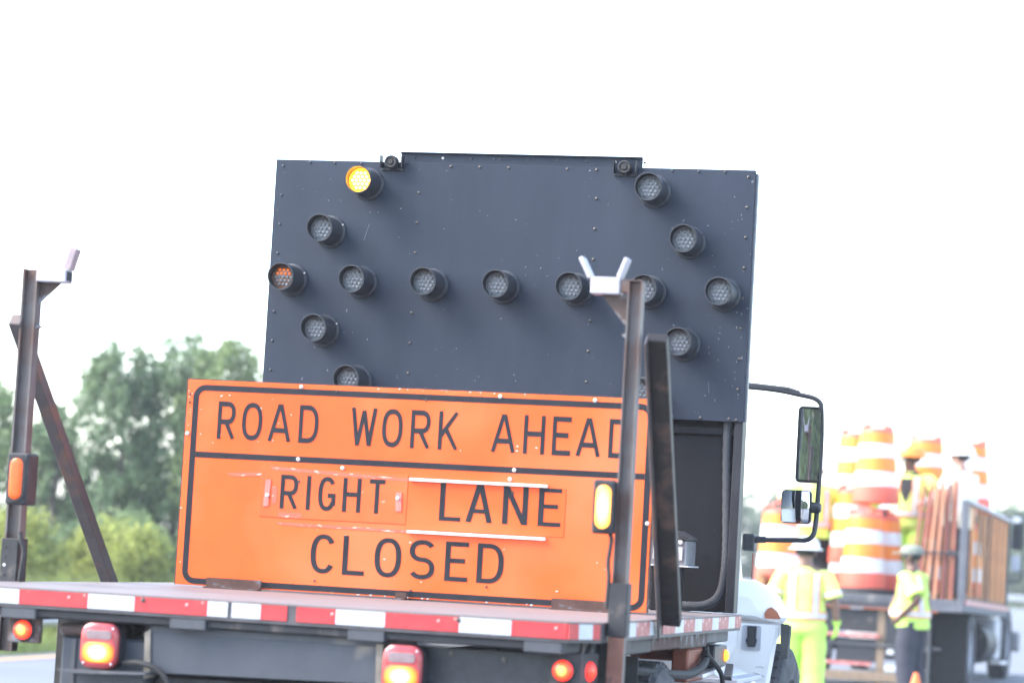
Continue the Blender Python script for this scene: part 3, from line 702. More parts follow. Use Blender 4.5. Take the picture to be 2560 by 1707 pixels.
# cab
def loft_x(secs, name, m, parent, n=None, cap=True):
    """sections: (y, outline of (x,z))"""
    return MB().rings([[(p[0], y, p[1]) for p in o] for y, o in secs], cap).build(name, m, parent, smooth=True, ang=40)
def cabsec(w0, w1, z0, z1, r=.12, cx=-.04):
    P = []
    for sx, s in ((1, 1), (-1, -1)):
        pass
    pts = rrect(-1, 1, 0, 1, .12)
    return [(cx+p[0]*(w0+(w1-w0)*p[1]), z0+(z1-z0)*p[1]) for p in pts]
loft_x([(1.72, cabsec(1.02, .86, .95, 2.60)), (1.78, cabsec(1.05, .90, .9, 2.68)), (2.65, cabsec(1.06, .90, .9, 2.70)), (3.00, cabsec(1.06, .88, .9, 2.40)), (3.28, cabsec(1.06, .93, .9, 1.92))], 'cab', 'white_paint', T)
for s in (1, -1):
    MB().add([(-.04+s*q[0], q[1], q[2]) for q in [(1.024, 1.95, 1.72), (1.024, 2.85, 1.72), (1.019, 3.02, 1.75), (.965, 2.90, 2.18), (.935, 2.72, 2.45), (.935, 1.98, 2.45)]], [(0, 1, 2, 3, 4, 5)]).build('door_window', 'glass', T)
    MB().box(-.04+s*1.055, -.04+s*1.075, 1.93, 2.0, 1.40, 1.45, .006).build('door_handle', 'black_plastic', T)
loft_x([(3.20, cabsec(1.03, .98, .90, 1.84, .1)), (3.6, cabsec(.99, .90, .90, 1.78)), (4.4, cabsec(.90, .74, .85, 1.66)), (4.85, cabsec(.80, .62, .80, 1.52)), (4.95, cabsec(.70, .55, .80, 1.40))], 'hood', 'white_paint', T)
MB().box(-.55, .47, 4.90, 5.0, .72, 1.30, .03).build('grille', 'plate_silver', T)
MB().box(-1.22, 1.14, 4.85, 5.10, .45, .72, .03).build('front_bumper', 'plate_silver', T)
for s in (1, -1):
    def fx(q): return -.04+s*q
    # bulging fender over the front wheel
    secs = []
    for y, xo, zt, zb in ((2.96, 1.14, 1.30, 1.17), (3.02, 1.235, 1.335, 1.145), (3.16, 1.27, 1.355, 1.135), (3.5, 1.23, 1.35, 1.13), (4.0, 1.14, 1.32, 1.12), (4.5, 1.06, 1.24, 1.02), (4.7, .98, 1.12, .95)):
        ol = [(.80, zb), (xo-.02, zb), (xo, zb+.03), (xo-.01, zb+.07), (xo-.05, zb+.5*(zt-zb)+.03), (xo-.11, zt-.03), (xo-.18, zt), (.80, zt+.02)]
        secs.append((y, [(fx(p[0]), p[1]) for p in ol]))
    fen = loft_x(secs, 'fender', 'white_paint', T)
    # side panel of the hood behind the wheel
    hsp = MB().rings([[(fx(q[0]), y+q[2], q[1]) for q in ((.85, .62, 0), (1.175, .62, 0), (1.205, .85, 0), (1.24, 1.118, 0), (1.225, 1.128, 0), (.85, 1.128, 0))] for y in (2.97, 3.12)]).build('hood_side_panel', 'white_paint', T, smooth=True)
    MB().rings([[(fx(p[0]), yy, p[1]) for p in rrect(1.065, 1.165, .985, 1.118, .012)] for yy in (2.9695, 2.962)]).build('latch_recess', 'grey_trim', hsp)
    la = MB().rings([[(fx(p[0]), yy, p[1]) for p in ((1.093, 1.115), (1.143, 1.115), (1.140, 1.055), (1.147, 1.04), (1.138, 1.005), (1.100, 1.005), (1.088, 1.04), (1.096, 1.055))] for yy in (2.9615, 2.945)]).build('hood_latch', 'black_plastic', hsp)
    MB().rings([[(fx(p[0]), yy, p[1]) for p in rrect(1.106, 1.130, 1.03, 1.085, .008)] for yy in (2.9445, 2.936)]).build('latch_grip', 'black_plastic', hsp)
    MB().rings([[(fx(p[0]), yy+(p[0]-1.205)*.30, p[1]) for p in ((1.180, 1.158), (1.175, 1.185), (1.190, 1.210), (1.210, 1.220), (1.240, 1.197), (1.258, 1.166), (1.254, 1.158))] for yy in (3.02, 2.988)]).build('fender_marker', 'amber_refl', fen, smooth=True)
    MB().rings([[(fx(q[0]), y, q[1]) for q in ((1.250, .94), (1.287, .95), (1.296, 1.12), (1.275, 1.132), (1.245, 1.132))] for y in (3.125, 3.19)]).build('wheel_flare', 'flare', T, smooth=True)
    MB().box(fx(.75), fx(1.2), 3.13, 3.16, .6, 1.125).build('inner_fender', 'black_plastic', T)
    MB().tube([(fx(1.19), 2.965, .90), (fx(1.17), 2.965, .905), (fx(1.145), 2.965, .90)], .002, 5).tube([(fx(1.195), 2.965, .855), (fx(1.16), 2.965, .865), (fx(1.135), 2.965, .872)], .002, 5).build('panel_crease', 'grey_trim', hsp)
# hood badge at the side
MB().box(1.005, 1.012, 3.30, 3.36, 1.36, 1.50, .003).build('side_badge', 'red_paint', T)
# mirror assembly
ym = 3.0
A = MB().tube(spline([(.93, ym, 2.385), (1.13, ym, 2.372), (1.26, ym, 2.352), (1.335, ym, 2.338), (1.372, ym, 2.315), (1.383, ym, 2.275), (1.387, ym+.03, 2.10), (1.383, ym+.03, 1.80), (1.378, ym+.02, 1.66), (1.368, ym, 1.608), (1.335, ym, 1.584), (1.27, ym, 1.579), (1.03, ym, 1.569)], 6), .0135, 10).build('mirror_arm', 'black_plastic', T, smooth=True)
MB().tube([(.93, ym, 2.398), (1.20, ym, 2.378), (1.262, ym, 2.360)], .013, 8).build('arm_sleeve', 'black_plastic', A, smooth=True)
MB().box(1.0, 1.065, ym-.04, ym+.04, 1.51, 1.60, .008).tube([(1.06, ym, 1.571), (1.12, ym, 1.574)], .019, 10).build('arm_bracket', 'black_plastic', A, smooth=True)
def mirror(name, x0, x1, z0, z1, dep, bulge, rz, r):
    cx, cz = (x0+x1)/2, (z0+z1)/2; w, h = (x1-x0)/2, (z1-z0)/2
    def ol(s, yy, bow=.0):
        return [(p[0]*s*(1+bow*(1-(p[1]/h)**2)*0), yy, p[1]*s) for p in rrect(-w, w, -h, h, r)]
    mb = MB()
    rg = [ol(.93, -.004), ol(.985, -.012), ol(1, -.004), ol(1.0, .02), ol(.93, dep*.7), ol(.70, dep)]
    # barrel-shaped sides
    rg = [[(p[0]*(1+.07*(1-min(1, (p[2]/h)**2))), p[1], p[2]) for p in q] for q in rg]
    mb.rings(rg)
    o = mb.build(name, 'black_plastic', T, local='own', smooth=True, ang=50)
    o.location = Vector((cx+.04, ym, cz)); o.rotation_euler = (0, 0, R(rz))
    # glass: gently domed
    g = MB(); nx, nz = 10, 14
    vs = []; fs = []
    for j in range(nz+1):
        for i in range(nx+1):
            a, b_ = -1+2*i/nx, -1+2*j/nz
            x = a*w*.90*(1+.07*(1-b_*b_)); z = b_*h*.93
            vs.append((x, -.0135-bulge*(1-.5*a*a-.5*b_*b_), z))
    for j in range(nz):
        for i in range(nx):
            q = j*(nx+1)+i; fs.append((q, q+1, q+nx+2, q+nx+1))
    g.add(vs, fs)
    gl = g.build('mirror_glass', 'mirror', o, local='own', smooth=True)
    return o
mirror('tall_mirror', 1.262, 1.388, 1.886, 2.292, .07, .0015, 3.5, .022)
mirror('convex_mirror', 1.196, 1.352, 1.668, 1.846, .075, .018, -4, .02)
MB().lathe([(.03, 0), (.03, .05), (.02, .06)], (1.345, ym+.01, 1.757), 'x', 14, True).build('mirror_pivot', 'black_plastic', A, smooth=True)

# ------------------------------------------------------------------ control box on the deck
t = thing('control_box', (.95, 1.25, BZ), 'small silver latched metal box in front of the black bulkhead behind the right brace', 'box')
MB().box(.86, .985, 1.16, 1.34, BZ, 1.415, .006).build('pedestal', 'black_panel', t)
MB().box(.852, 1.030, 1.12, 1.38, 1.4155, 1.535, .006).build('box_body', 'plate_silver', t)
MB().prism([(.846, 1.5355), (1.037, 1.5355), (1.037, 1.545), (.97, 1.578), (.846, 1.578)], 'y', 1.112, 1.388).build('box_lid', 'dark_steel', t)
MB().box(.84, 1.046, 1.105, 1.395, 1.408, 1.4152, .002).build('box_flange', 'alu', t)
for x in (.885, 1.0):
    MB().lathe([(0, -.006), (.011, -.005), (.012, 0)], (x, 1.1195, 1.525), 'y', 10).build('box_bolt', 'rivet_w', t)
    MB().box(x-.012, x+.012, 1.112, 1.1195, 1.44, 1.50, .002).build('box_latch', 'alu', t)

# ------------------------------------------------------------------ arrow board
BX, BY, BZ0, BW, BH = -.0094, 1.484, 2.115, 2.438, 1.219
B = thing('arrow_board', (BX, 1.50, BZ), 'large blue-grey flashing arrow board with fifteen hooded lamps behind the orange sign', 'arrow board')
panel = MB().box(BX-BW/2, BX+BW/2, BY, BY+.012, BZ0, BZ0+BH, .002).build('panel', 'board', B)
MB().box(BX+BW/2-.004, BX+BW/2+.010, BY+.013, BY+.055, BZ0+.005, BZ0+BH-.015, .002).build('panel_frame', 'board_edge', panel)
MB().box(BX-BW/2+.002, BX-BW/2+.012, BY+.013, BY+.055, BZ0+.005, BZ0+BH-.015, .002).build('panel_frame', 'board_edge', panel)
MB().box(BX-BW/2+.013, BX+BW/2-.005, BY+.013, BY+.055, BZ0+BH-.03, BZ0+BH-.004, .002).build('panel_frame', 'board_edge', panel)
MB().box(BX-BW/2+.013, BX+BW/2-.005, BY+.013, BY+.055, BZ0+.004, BZ0+.03, .002).build('panel_frame', 'board_edge', panel)
hb = MB().box(-.581, .648, BY+.0125, BY+.018, BZ0+BH-.035, BZ0+BH+.052, .001).box(-.581, .648, BY-.006, BY+.0122, BZ0+BH+.046, BZ0+BH+.052, .001).build('hinge_strip', 'board', B)
for k in range(9):
    MB().lathe([(0, -.004), (.006, -.003), (.007, 0)], (-.51+.146*k, BY+.0122, BZ0+BH+.026), 'y', 8).build('rivet', 'rivet_w' if k in (1, 7) else 'flange', hb)
for x in (-.455, .455):
    MB().box(x-.03, x+.03, BY+.014, BY+.055, BZ, BZ0+.9, .004).build('support_strut', 'dark_steel', B)
def rub(x):
    z = BZ0+BH-.002
    o = MB().box(x-.058, x+.058, BY-.012, BY-.0005, z-.042, z-.030, .001).box(x-.058, x-.054, BY-.045, BY-.0005, z-.03, z+.030).box(x+.054, x+.058, BY-.045, BY-.0005, z-.03, z+.030).build('bumper_bracket', 'bulk_edge', B)
    MB().lathe([(.0, -.058), (.012, -.058), (.016, -.050), (.028, -.056), (.034, -.044), (.034, -.012), (.028, -.002)], (x, BY, z-.004), 'y', 18).build('rubber_bumper', 'rubber', o, smooth=True)
rub(-.615); rub(.570)
RV = [(-.474, 3.183-.15*k) for k in range(7)]+[(.430, 3.177-.15*k) for k in range(7)]
RV += [(-.317+.148*k, 3.318) for k in range(6) if k != 3]+[(-1.19, 3.30-.147*k) for k in range(8)]+[(1.175, 3.30-.147*k) for k in range(9)]+[(-1.05, 3.322), (-.92, 3.322), (-.78, 3.322), (.80, 3.322), (.93, 3.322), (1.06, 3.322)]+[(.72, 2.128), (.86, 2.128), (1.0, 2.128), (1.14, 2.128)]
rsrc = None
for i, (x, z) in enumerate(RV):
    if rsrc is None:
        rsrc = MB().lathe([(0, -.005), (.004, -.0045), (.0075, -.002), (.008, 0)], (x, BY-.0002, z), 'y', 8).build('rivet', 'rivet', panel)
        base = Vector((x, 0, z))
    else:
        c = rsrc.copy(); COL.objects.link(c); c.location = rsrc.location+Vector((x, 0, z))-base
        if x < -1.1 or abs(z-3.322) < .001:
            c.material_slots[0].link = 'OBJECT'; c.material_slots[0].material = MT['flange']
rb = random.Random(11)
for k in range(40):
    if k < 33: x, z = BX+BW/2-.012-abs(rb.gauss(0, .07)), rb.uniform(BZ0+.1, BZ0+BH-.05)
    else: x, z = rb.uniform(-1.1, 1.1), rb.uniform(BZ0+.1, BZ0+BH-.1)
    a_, b_ = rb.uniform(.0015, .0042), rb.uniform(.002, .010)
    MB().prism([(x-a_, z), (x, z-b_), (x+a_, z-.2*b_), (x+.4*a_, z+b_*.8), (x-.5*a_, z+b_*.6)], 'y', BY-.0010, BY+.0005).build('paint_chip', 'chip_grey', panel)
for x, z, dx, dz in ((-.72, 3.02, -.025, -.085), (-1.10, 2.20, .0, -.06), (1.03, 2.30, .006, -.05)):
    MB().prism([(x-.0010, z), (x+.0010, z), (x+dx+.0010, z+dz), (x+dx-.0010, z+dz)], 'y', BY-.0008, BY+.0005).build('scratch', 'chip_grey', panel)
# hooded lamps
def led_disc(c, r, mlens, mled, parent):
    le = MB().lathe([(r, 0), (r*.98, -.006), (r*.7, -.012), (r*.35, -.015), (.001, -.016)], c, 'y', 24).build('lens', mlens, parent, smooth=True)
    d = MB(); s = r/3.05
    for q in range(-3, 4):
        for w_ in range(-3, 4):
            x = (q+.5*w_)*s*1.02; z = w_*s*.885
            if math.hypot(x, z) < r*.86:
                rr = math.hypot(x, z)/r; yo = -.015*(1-rr*rr)
                d.lathe([(s*.40, -.0045), (s*.30, -.0085), (.0005, -.0105)], (c[0]+x, c[1]+yo, c[2]+z), 'y', 7)
    if mled == 'led_amber':                       # only the upper beads still glow
        up, lo_ = MB(), MB()
        nv = 21
        for q in range(0, len(d.v), nv):
            t_ = up if sum(v[2] for v in d.v[q:q+nv])/nv > c[2]+r*.05 else lo_
            t_.add(d.v[q:q+nv], [tuple(i-q for i in f) for f in d.f if q <= f[0] < q+nv])
        up.build('led_beads', 'led_amber', le, smooth=True, kind='stuff'); lo_.build('led_beads', 'led_off', le, smooth=True, kind='stuff')
        return
    d.build('led_beads', mled, le, smooth=True, kind='stuff')
def arrow_lamp(x, z, lit=0):
    y = BY-.0005
    base = MB().lathe([(.083, 0), (.082, -.010), (.074, -.016), (.070, -.018)], (x, y, z), 'y', 32, True).build('arrow_lamp', 'flange', B, smooth=True)
    # visor: tube whose lower edge is cut back
    n = 40; rg = []
    r0, r1 = .0705, .0645
    def ring(r, f):
        out = []
        for k in range(n):
            t = 2*math.pi*k/n; ln = .195-.020*(.5-.5*math.sin(t))
            out.append((x+r*math.cos(t), y-.012-(ln-.012)*f, z+r*math.sin(t)))
        return out
    rg = [ring(r0, 0), ring(r0-.001, .3), ring(r0-.003, 1.0), ring(r1-.0025, 1.0), ring(r1, .3), ring(r1, .08)]
    MB().rings(rg, False).build('visor', 'visor', base, smooth=True, ang=50)
    led_disc((x, y-.124, z), .0625, *[('lens_off', 'led_off'), ('lens_on', 'led_on'), ('lens_amber', 'led_amber')][lit], base)
    for a in (28, 118, 232, 318):
        MB().lathe([(0, -.004), (.004, -.004), (.005, 0)], (x+.0765*math.cos(R(a)), y-.0135, z+.0765*math.sin(R(a))), 'y', 7).build('lamp_screw', 'rivet_w' if (a == 28 and x < -.9) else 'rubber', base)
    if lit: base['label'] = 'lit amber arrow lamp' if lit == 1 else 'lamp with faintly glowing upper beads and an orange-tinted lens'
    return base
ZM = 2.726
for k in range(7):
    arrow_lamp(BX-1.097+.3655*k, ZM, 2 if k == 0 else 0)
for s in (-1, 1):
    for dx, dz in ((.728, .493), (.912, .248), (.912, -.248), (.728, -.493)):
        arrow_lamp(BX+s*dx, ZM+dz, 1 if (s == -1 and dz > .4) else 0)

# ------------------------------------------------------------------ orange road sign
SZ = 1.2075; SW, SH = 2.138, .914
G = thing('road_work_sign', (0, 0, BZ), 'orange road work sign with black lettering standing on the flatbed', 'sign')
face = MB().box(-SW/2, SW/2, 0, .010, SZ, SZ+SH, .002).build('sign_face', 'orange', G)
for x0, x1, z0, z1 in ((-SW/2-.005, -SW/2-.0005, SZ, SZ+SH+.004), (SW/2+.0005, SW/2+.004, SZ, SZ+SH+.004), (-SW/2-.0004, SW/2+.0004, SZ+SH+.0005, SZ+SH+.004)):
    MB().box(x0, x1, .0015, .028, z0, z1).build('edge_strip', 'stop', G)
for x in (-.8, 0, .8):
    MB().box(x-.02, x+.02, .0105, .045, BZ+.0005, SZ+SH-.03, .003).build('back_brace', 'dark_steel', G)
    MB().prism([(.0455, BZ+.001), (.42, BZ+.001), (.40, BZ+.04), (.0455, SZ+.50), (.0455, SZ+.46), (.36, BZ+.03), (.0455, BZ+.03)], 'x', x-.012, x+.012).build('back_foot', 'dark_steel', G)
def frame_piece(x0, x1, z0, z1, r, w, name):
    o = rrect(x0, x1, z0, z1, r, 8); i = rrect(x0+w, x1-w, z0+w, z1-w, max(.004, r-w), 8); n = len(o)
    vs = [(p[0], -.0012, SZ+p[1]) for p in o]+[(p[0], -.0012, SZ+p[1]) for p in i]+[(p[0], .001, SZ+p[1]) for p in o]+[(p[0], .001, SZ+p[1]) for p in i]
    fs = []
    for k in range(n):
        j = (k+1) % n
        fs += [(k, j, n+j, n+k), (2*n+k, 2*n+j, j, k), (n+k, n+j, 3*n+j, 3*n+k)]
    return MB().add(vs, fs).build(name, 'sign_black', G)
frame_piece(-1.040, 1.058, .006, .893, .058, .026, 'black_border')
MB().box(-1.013, 1.031, -.0012, .001, SZ+.568, SZ+.594).build('black_divider', 'sign_black', G)
# plate carrying the word RIGHT
MB().box(-.695, -.020, -.0030, -.0002, SZ+.320, SZ+.538, .0012).build('overlay_plate', 'orange_plate', G)
MB().box(-.018, .690, -.0022, -.0002, SZ+.302, SZ+.512, .001).build('overlay_plate', 'orange', G)

def sup(cx, cz, rx, rz, a0, a1, n=18, e=2.5):
    P = []
    for k in range(n+1):
        a = R(a0+(a1-a0)*k/n); c, s = math.cos(a), math.sin(a)
        P.append((cx+rx*math.copysign(abs(c)**(2/e), c), cz+rz*math.copysign(abs(s)**(2/e), s)))
    return P
def glyph(ch, w, t):
    """centre lines in a box w wide, 1 high, stroke t"""
    h = t/2; l, r_, b, u, m = h, w-h, h, 1-h, .52
    S = []
    if ch == 'O': S = [(sup(w/2, .5, w/2-h, .5-h, 90, 450, 36, 2.4), True)]
    elif ch == 'C': S = [(sup(w/2, .5, w/2-h, .5-h, 35, 325, 30, 2.4), False)]
    elif ch == 'G': S = [(sup(w/2, .5, w/2-h, .5-h, 38, 322, 30, 2.4)+[(r_, .22), (r_, .44)], False), ([(w*.55, .45), (w, .45)], False)]
    elif ch == 'D': S = [([(l, 0), (l, 1)], False), ([(l, u)]+sup(w*.42, .5, w*.58-h, .5-h, 88, -88, 20, 2.5)+[(l, b)], False)]
    elif ch == 'R': S = [([(l, 0), (l, 1)], False), ([(l, u)]+sup(w*.55, (u+.46)/2, w*.45-h, (u-.46)/2, 90, -90, 14, 2.3)+[(l, .46)], False), ([(w*.48, .46), (r_+h*.15, 0)], False)]
    elif ch == 'A': S = [([(h*.9, 0), (w/2-h*.25, 1)], False), ([(w-h*.9, 0), (w/2+h*.25, 1)], False), ([(w*.20, .30), (w*.80, .30)], False)]
    elif ch == 'W': S = [([(h*.9, 1), (w*.27, 0)], False), ([(w*.27, 0), (w*.5, .92)], False), ([(w*.5, .92), (w*.73, 0)], False), ([(w*.73, 0), (w-h*.9, 1)], False)]
    elif ch == 'K': S = [([(l, 0), (l, 1)], False), ([(l, .34), (w-h*1.1, 1)], False), ([(w*.36, .55), (w-h*.9, 0)], False)]
    elif ch == 'H': S = [([(l, 0), (l, 1)], False), ([(r_, 0), (r_, 1)], False), ([(l, m), (r_, m)], False)]
    elif ch == 'E': S = [([(l, 0), (l, 1)], False), ([(l, u), (w, u)], False), ([(l, m), (w*.86, m)], False), ([(l, b), (w, b)], False)]
    elif ch == 'L': S = [([(l, 0), (l, 1)], False), ([(l, b), (w, b)], False)]
    elif ch == 'I': S = [([(w/2, 0), (w/2, 1)], False)]
    elif ch == 'T': S = [([(w/2, 0), (w/2, 1)], False), ([(0, u), (w, u)], False)]
    elif ch == 'N': S = [([(l, 0), (l, 1)], False), ([(r_, 0), (r_, 1)], False), ([(l+h*.2, 1-h*.3), (r_-h*.2, h*.3)], False)]
    elif ch == 'S':
        q = sup(w/2, (u+.5)/2, w/2-h, (u-.5)/2, 28, 268, 18, 2.25)+sup(w/2, (.5+b)/2, w/2-h, (.5-b)/2, 88, -152, 18, 2.25)
        S = [(q, False)]
    return S
def letter(ch, x0, x1, z0, z1, tx, t, yy):
    H = z1-z0; kx = tx/t; w = (x1-x0)/H/kx; mb = MB()
    for si, (pts, closed) in enumerate(glyph(ch, w, t/H)):
        y = yy-.00008*si
        P = [Vector((p[0]*H, p[1]*H)) for p in pts]
        if closed: P = P[:-1]
        n = len(P); A, Bq = [], []
        for i in range(n):
            a = P[(i-1) % n] if (closed or i > 0) else P[i]
            c = P[(i+1) % n] if (closed or i < n-1) else P[i]
            d1 = (P[i]-a); d2 = (c-P[i])
            if d1.length < 1e-9: d1 = d2
            if d2.length < 1e-9: d2 = d1
            n1 = Vector((-d1.y, d1.x)).normalized(); n2 = Vector((-d2.y, d2.x)).normalized()
            k = (n1+n2); k = k.normalized() if k.length > 1e-6 else n1
            s = min(1.6, 1/max(.3, k.dot(n1)))
            A.append(P[i]+k*s*t/2); Bq.append(P[i]-k*s*t/2)
        f = lambda q, dy: (x0+q.x*kx, dy, z0+max(0, min(H, q.y)))
        vs = [f(q, y) for q in A]+[f(q, y) for q in Bq]+[f(q, y+.0009) for q in A]+[f(q, y+.0009) for q in Bq]
        fs = []
        for i in range(n if closed else n-1):
            j = (i+1) % n
            fs += [(i, j, n+j, n+i), (2*n+i, 2*n+j, j, i), (n+i, n+j, 3*n+j, 3*n+i)]
        mb.add(vs, fs)
    return mb.build('letter', 'sign_black', G)
z0, z1 = SZ+.6545, SZ+.8225
for ch, a, b in [('R', -.918, -.836), ('O', -.803, -.709), ('A', -.679, -.574), ('D', -.537, -.447), ('W', -.296, -.180), ('O', -.153, -.060), ('R', -.022, .066), ('K', .104, .194),
                 ('A', .345, .451), ('H', .488, .582), ('E', .616, .698), ('A', .723, .829), ('D', .866, .958)]:
    letter(ch, a, b, z0, z1, .0172, .0222, -.0016)
for ch, a, b in [('R', -.603, -.522), ('I', -.483, -.462), ('G', -.427, -.347), ('H', -.314, -.231), ('T', -.193, -.122)]:
    letter(ch, a, b, SZ+.3605, SZ+.5105, .0185, .0195, -.0042)
for ch, a, b in [('L', .129, .226), ('A', .250, .367), ('N', .413, .525), ('E', .572, .673)]:
    letter(ch, a, b, SZ+.346, SZ+.5105, .0240, .0178, -.0036)
for ch, a, b in [('C', -.446, -.332), ('L', -.298, -.197), ('O', -.152, -.031), ('S', .006, .122), ('E', .168, .272), ('D', .312, .431)]:
    letter(ch, a, b, SZ+.086, SZ+.2575, .0235, .0200, -.0016)
# white retaining bars
for x0, x1, zz in ((-.011, .610, .518), (-.008, .613, .2905)):
    MB().box(x0, x1, -.020, -.0038, SZ+zz-.0065, SZ+zz+.0065, .001).build('retaining_bar', 'alu', G)
# tabs and old tape
for p in ([(-.673, .484), (-.649, .485), (-.655, .368), (-.679, .367)], [(-.0725, .458), (-.045, .459), (-.042, .376), (-.0675, .375)]):
    MB().prism([(a, SZ+b) for a, b in p], 'y', -.0075, -.0032).build('plastic_tab', 'tab', G)
MB().prism([(-.643, SZ+.456), (-.620, SZ+.457), (-.617, SZ+.383), (-.640, SZ+.382)], 'y', -.0044, -.0032).build('plastic_tab', 'tape', G)
for i, p in enumerate(([(-.66, .545), (-.02, .520), (-.02, .508), (-.64, .530)], [(-.615, .300), (-.01, .296), (-.01, .284), (-.60, .288)], [(-.86, .505), (-.70, .515), (-.68, .500), (-.84, .492)], [(-.605, .345), (-.50, .345), (-.50, .322), (-.605, .322)])):
    MB().prism([(a, SZ+b) for a, b in p], 'y', -.0037 if i in (0, 3) else -.0016, -.0031 if i in (0, 3) else -.0004).build('tape_strip', 'tape', G)
# bolts
for x, z, y in [(-.537, .902, 0), (.374, .898, 0), (.797, .899, 0), (-1.056, .672, 0), (-.530, .581, 0), (-.323, .552, 0), (.438, .541, 0), (1.054, .381, 0), (.455, .581, 0), (-.660, .415, -.0076), (-.060, .432, -.0076)]:
    MB().lathe([(.0, -.007), (.005, -.0065), (.009, -.003), (.0095, .0)], (x, y-.0014, SZ+z), 'y', 10).build('bolt', 'rivet_w', G, smooth=True)
for x, z in [(-.371, .890), (.04, .868), (-1.055, .848), (-1.055, .812), (.36, .070), (-.42, .052), (.454, .484), (.02, .035), (-.52, .484)]:
    MB().lathe([(.0, -.003), (.004, -.003), (.006, .0)], (x, -.0037, SZ+z), 'y', 8).build('bolt', 'rivet', G)
rr = random.Random(5)
for x0, x1, z0, z1, n in ((-1.0, -.55, .62, .86, 14), (-1.067, -1.045, .05, .9, 9), (-.5, .9, .035, .3, 16), (.2, .95, .60, .70, 5), (-.2, .5, .906, .9125, 9), (-.7, .6, .002, .006, 14)):
    for k in range(n):
        x, z = rr.uniform(x0, x1), rr.uniform(z0, z1); s = rr.uniform(.0014, .004); q = rr.uniform(.6, 2.2)
        MB().prism([(x-s*q, SZ+z), (x, SZ+z-s*.7), (x+s*q, SZ+z+s*.3), (x+s*.2, SZ+z+s)], 'y', -.0015, .0005).build('paint_chip', 'chip', G)

# ------------------------------------------------------------------ far truck with slatted side
T2 = thing('stake_bed_truck', (-.5643, 22.1577, -.0203), 'far work truck with orange-brown slatted side loaded with striped drums', 'truck', rot=(R(-1.159), 0, R(-1.755)))
M2 = wm(T2)
def W2(u, v, z): return M2 @ Vector((u, v, z))
ZB = 1.16
def p2(mb, name, m, parent=T2, **k): return mb.build(name, m, parent, local=True, **k)
p2(MB().box(-1.22, 1.22, 0, 5.5, ZB-.05, ZB, .008), 'deck', 'bed_grey')
p2(MB().box(-1.22, 1.22, -.02, .07, 1.015, ZB-.051, .006), 'rear_beam', 'bed_grey')
p2(MB().box(-.95, .62, -.05, .02, ZB-.11, ZB+.012, .02), 'rear_step', 'grey_steel')
for u in (-.45, .45): p2(MB().box(u-.06, u+.06, .1, 8.0, .80, 1.10, .006), 'frame_rail', 'dark_steel')
for k in range(6): p2(MB().box(-1.15, 1.15, .5+.9*k, .58+.9*k, 1.02, ZB-.052), 'cross_member', 'dark_steel')
# right slatted side
cp = p2(MB().box(1.175, 1.255, -.045, .045, 1.02, 2.37, .006), 'corner_post', 'bed_grey')
for k in range(8):
    v = .30+.70*k
    p2(MB().box(1.20, 1.224, v-.095, v+.095, 1.19, 2.335, .003), 'slat', 'slat')
for z, m in ((1.20, 'grey_steel'),):
    p2(MB().box(1.165, 1.198, .05, 5.45, z-.04, z+.04, .004), 'side_rail', m)
p2(MB().box(1.17, 1.262, .046, 5.45, 2.34, 2.385, .006), 'top_rail', 'grey_trim')
p2(MB().box(1.256, 1.264, .05, 5.45, 1.115, 1.175), 'side_stripe', 'tape_red')
p2(MB().box(1.2205, 1.2555, .05, 5.45, 1.03, 1.188, .004), 'side_sill', 'bed_grey')
for k in range(9):
    p2(MB().box(1.2642, 1.268, .32+.58*k, .50+.58*k, 1.12, 1.17), 'tape_stripe', 'tape_white')
p2(MB().box(-1.25, -1.18, 0, 5.45, ZB, 1.35, .006), 'left_side_board', 'slat')
p2(MB().box(-1.2, 1.24, 5.5, 5.58, ZB-.05, 2.45, .008), 'headboard', 'dark_steel')
# rear underside
for u0, u1, z0, z1, m, nm in ((-.95, -.3, .40, .99, 'black_plastic', 'rear_panel'), (-.29, .225, .72, .99, 'dark_steel', 'rear_panel'), (-.26, .225, .36, .63, 'black_plastic', 'rear_panel'), (.33, .56, .40, .97, 'black_plastic', 'rear_panel'),
                             (.228, .322, .05, 1.012, 'tan_ply', 'bumper_upright'), (.565, .62, .12, 1.01, 'tan_ply', 'bumper_upright'), (-.96, -.90, .05, 1.01, 'dark_steel', 'bumper_upright')):
    p2(MB().box(u0, u1, .02, .07, z0, z1, .004), nm, m)
p2(MB().box(-.95, .62, -.03, .018, .135, .245, .006), 'bumper_bar', 'tan_ply')
for u0, u1, z in ((-.62, .27, .675), (-.60, .18, .338)):
    p2(MB().box(u0, u1, -.035, .0195, z-.022, z+.022, .003), 'striped_bar', 'tape_redf')
p2(MB().box(-.95, 1.0, -.012, .019, .555, .585, .003), 'step_rail', 'grey_steel')
for u0, u1 in ((-.10, .06), (.68, .86)):
    p2(MB().box(u0, u1, -.052, -.021, .985, 1.013, .003), 'lamp_bar', 'plate_silver')
p2(MB().box(-.62, .95, -.046, -.0205, 1.0, 1.016), 'reflector_strip', 'amber_refl')
p2(MB().box(.34, .47, -.01, .019, .265, .335, .002), 'number_plate', 'tape_white')
p2(MB().box(.36, .44, -.01, .019, .47, .53, .002), 'reflector', 'tape_white')
for u in (.66, .86):
    p2(MB().tube([(u, -.03, 1.0), (u+.005, -.03, .1)], .018, 8), 'ladder_rail', 'grey_steel')
for z in (.3, .55, .8):
    p2(MB().tube([(.66, -.03, z), (.865, -.03, z)], .015, 8), 'ladder_rung', 'grey_steel')
for u0, u1 in ((.80, 1.21), (-1.21, -.80)):
    p2(MB().box(u0, u1, .95, .965, .12, 1.01), 'mud_flap', 'rubber')
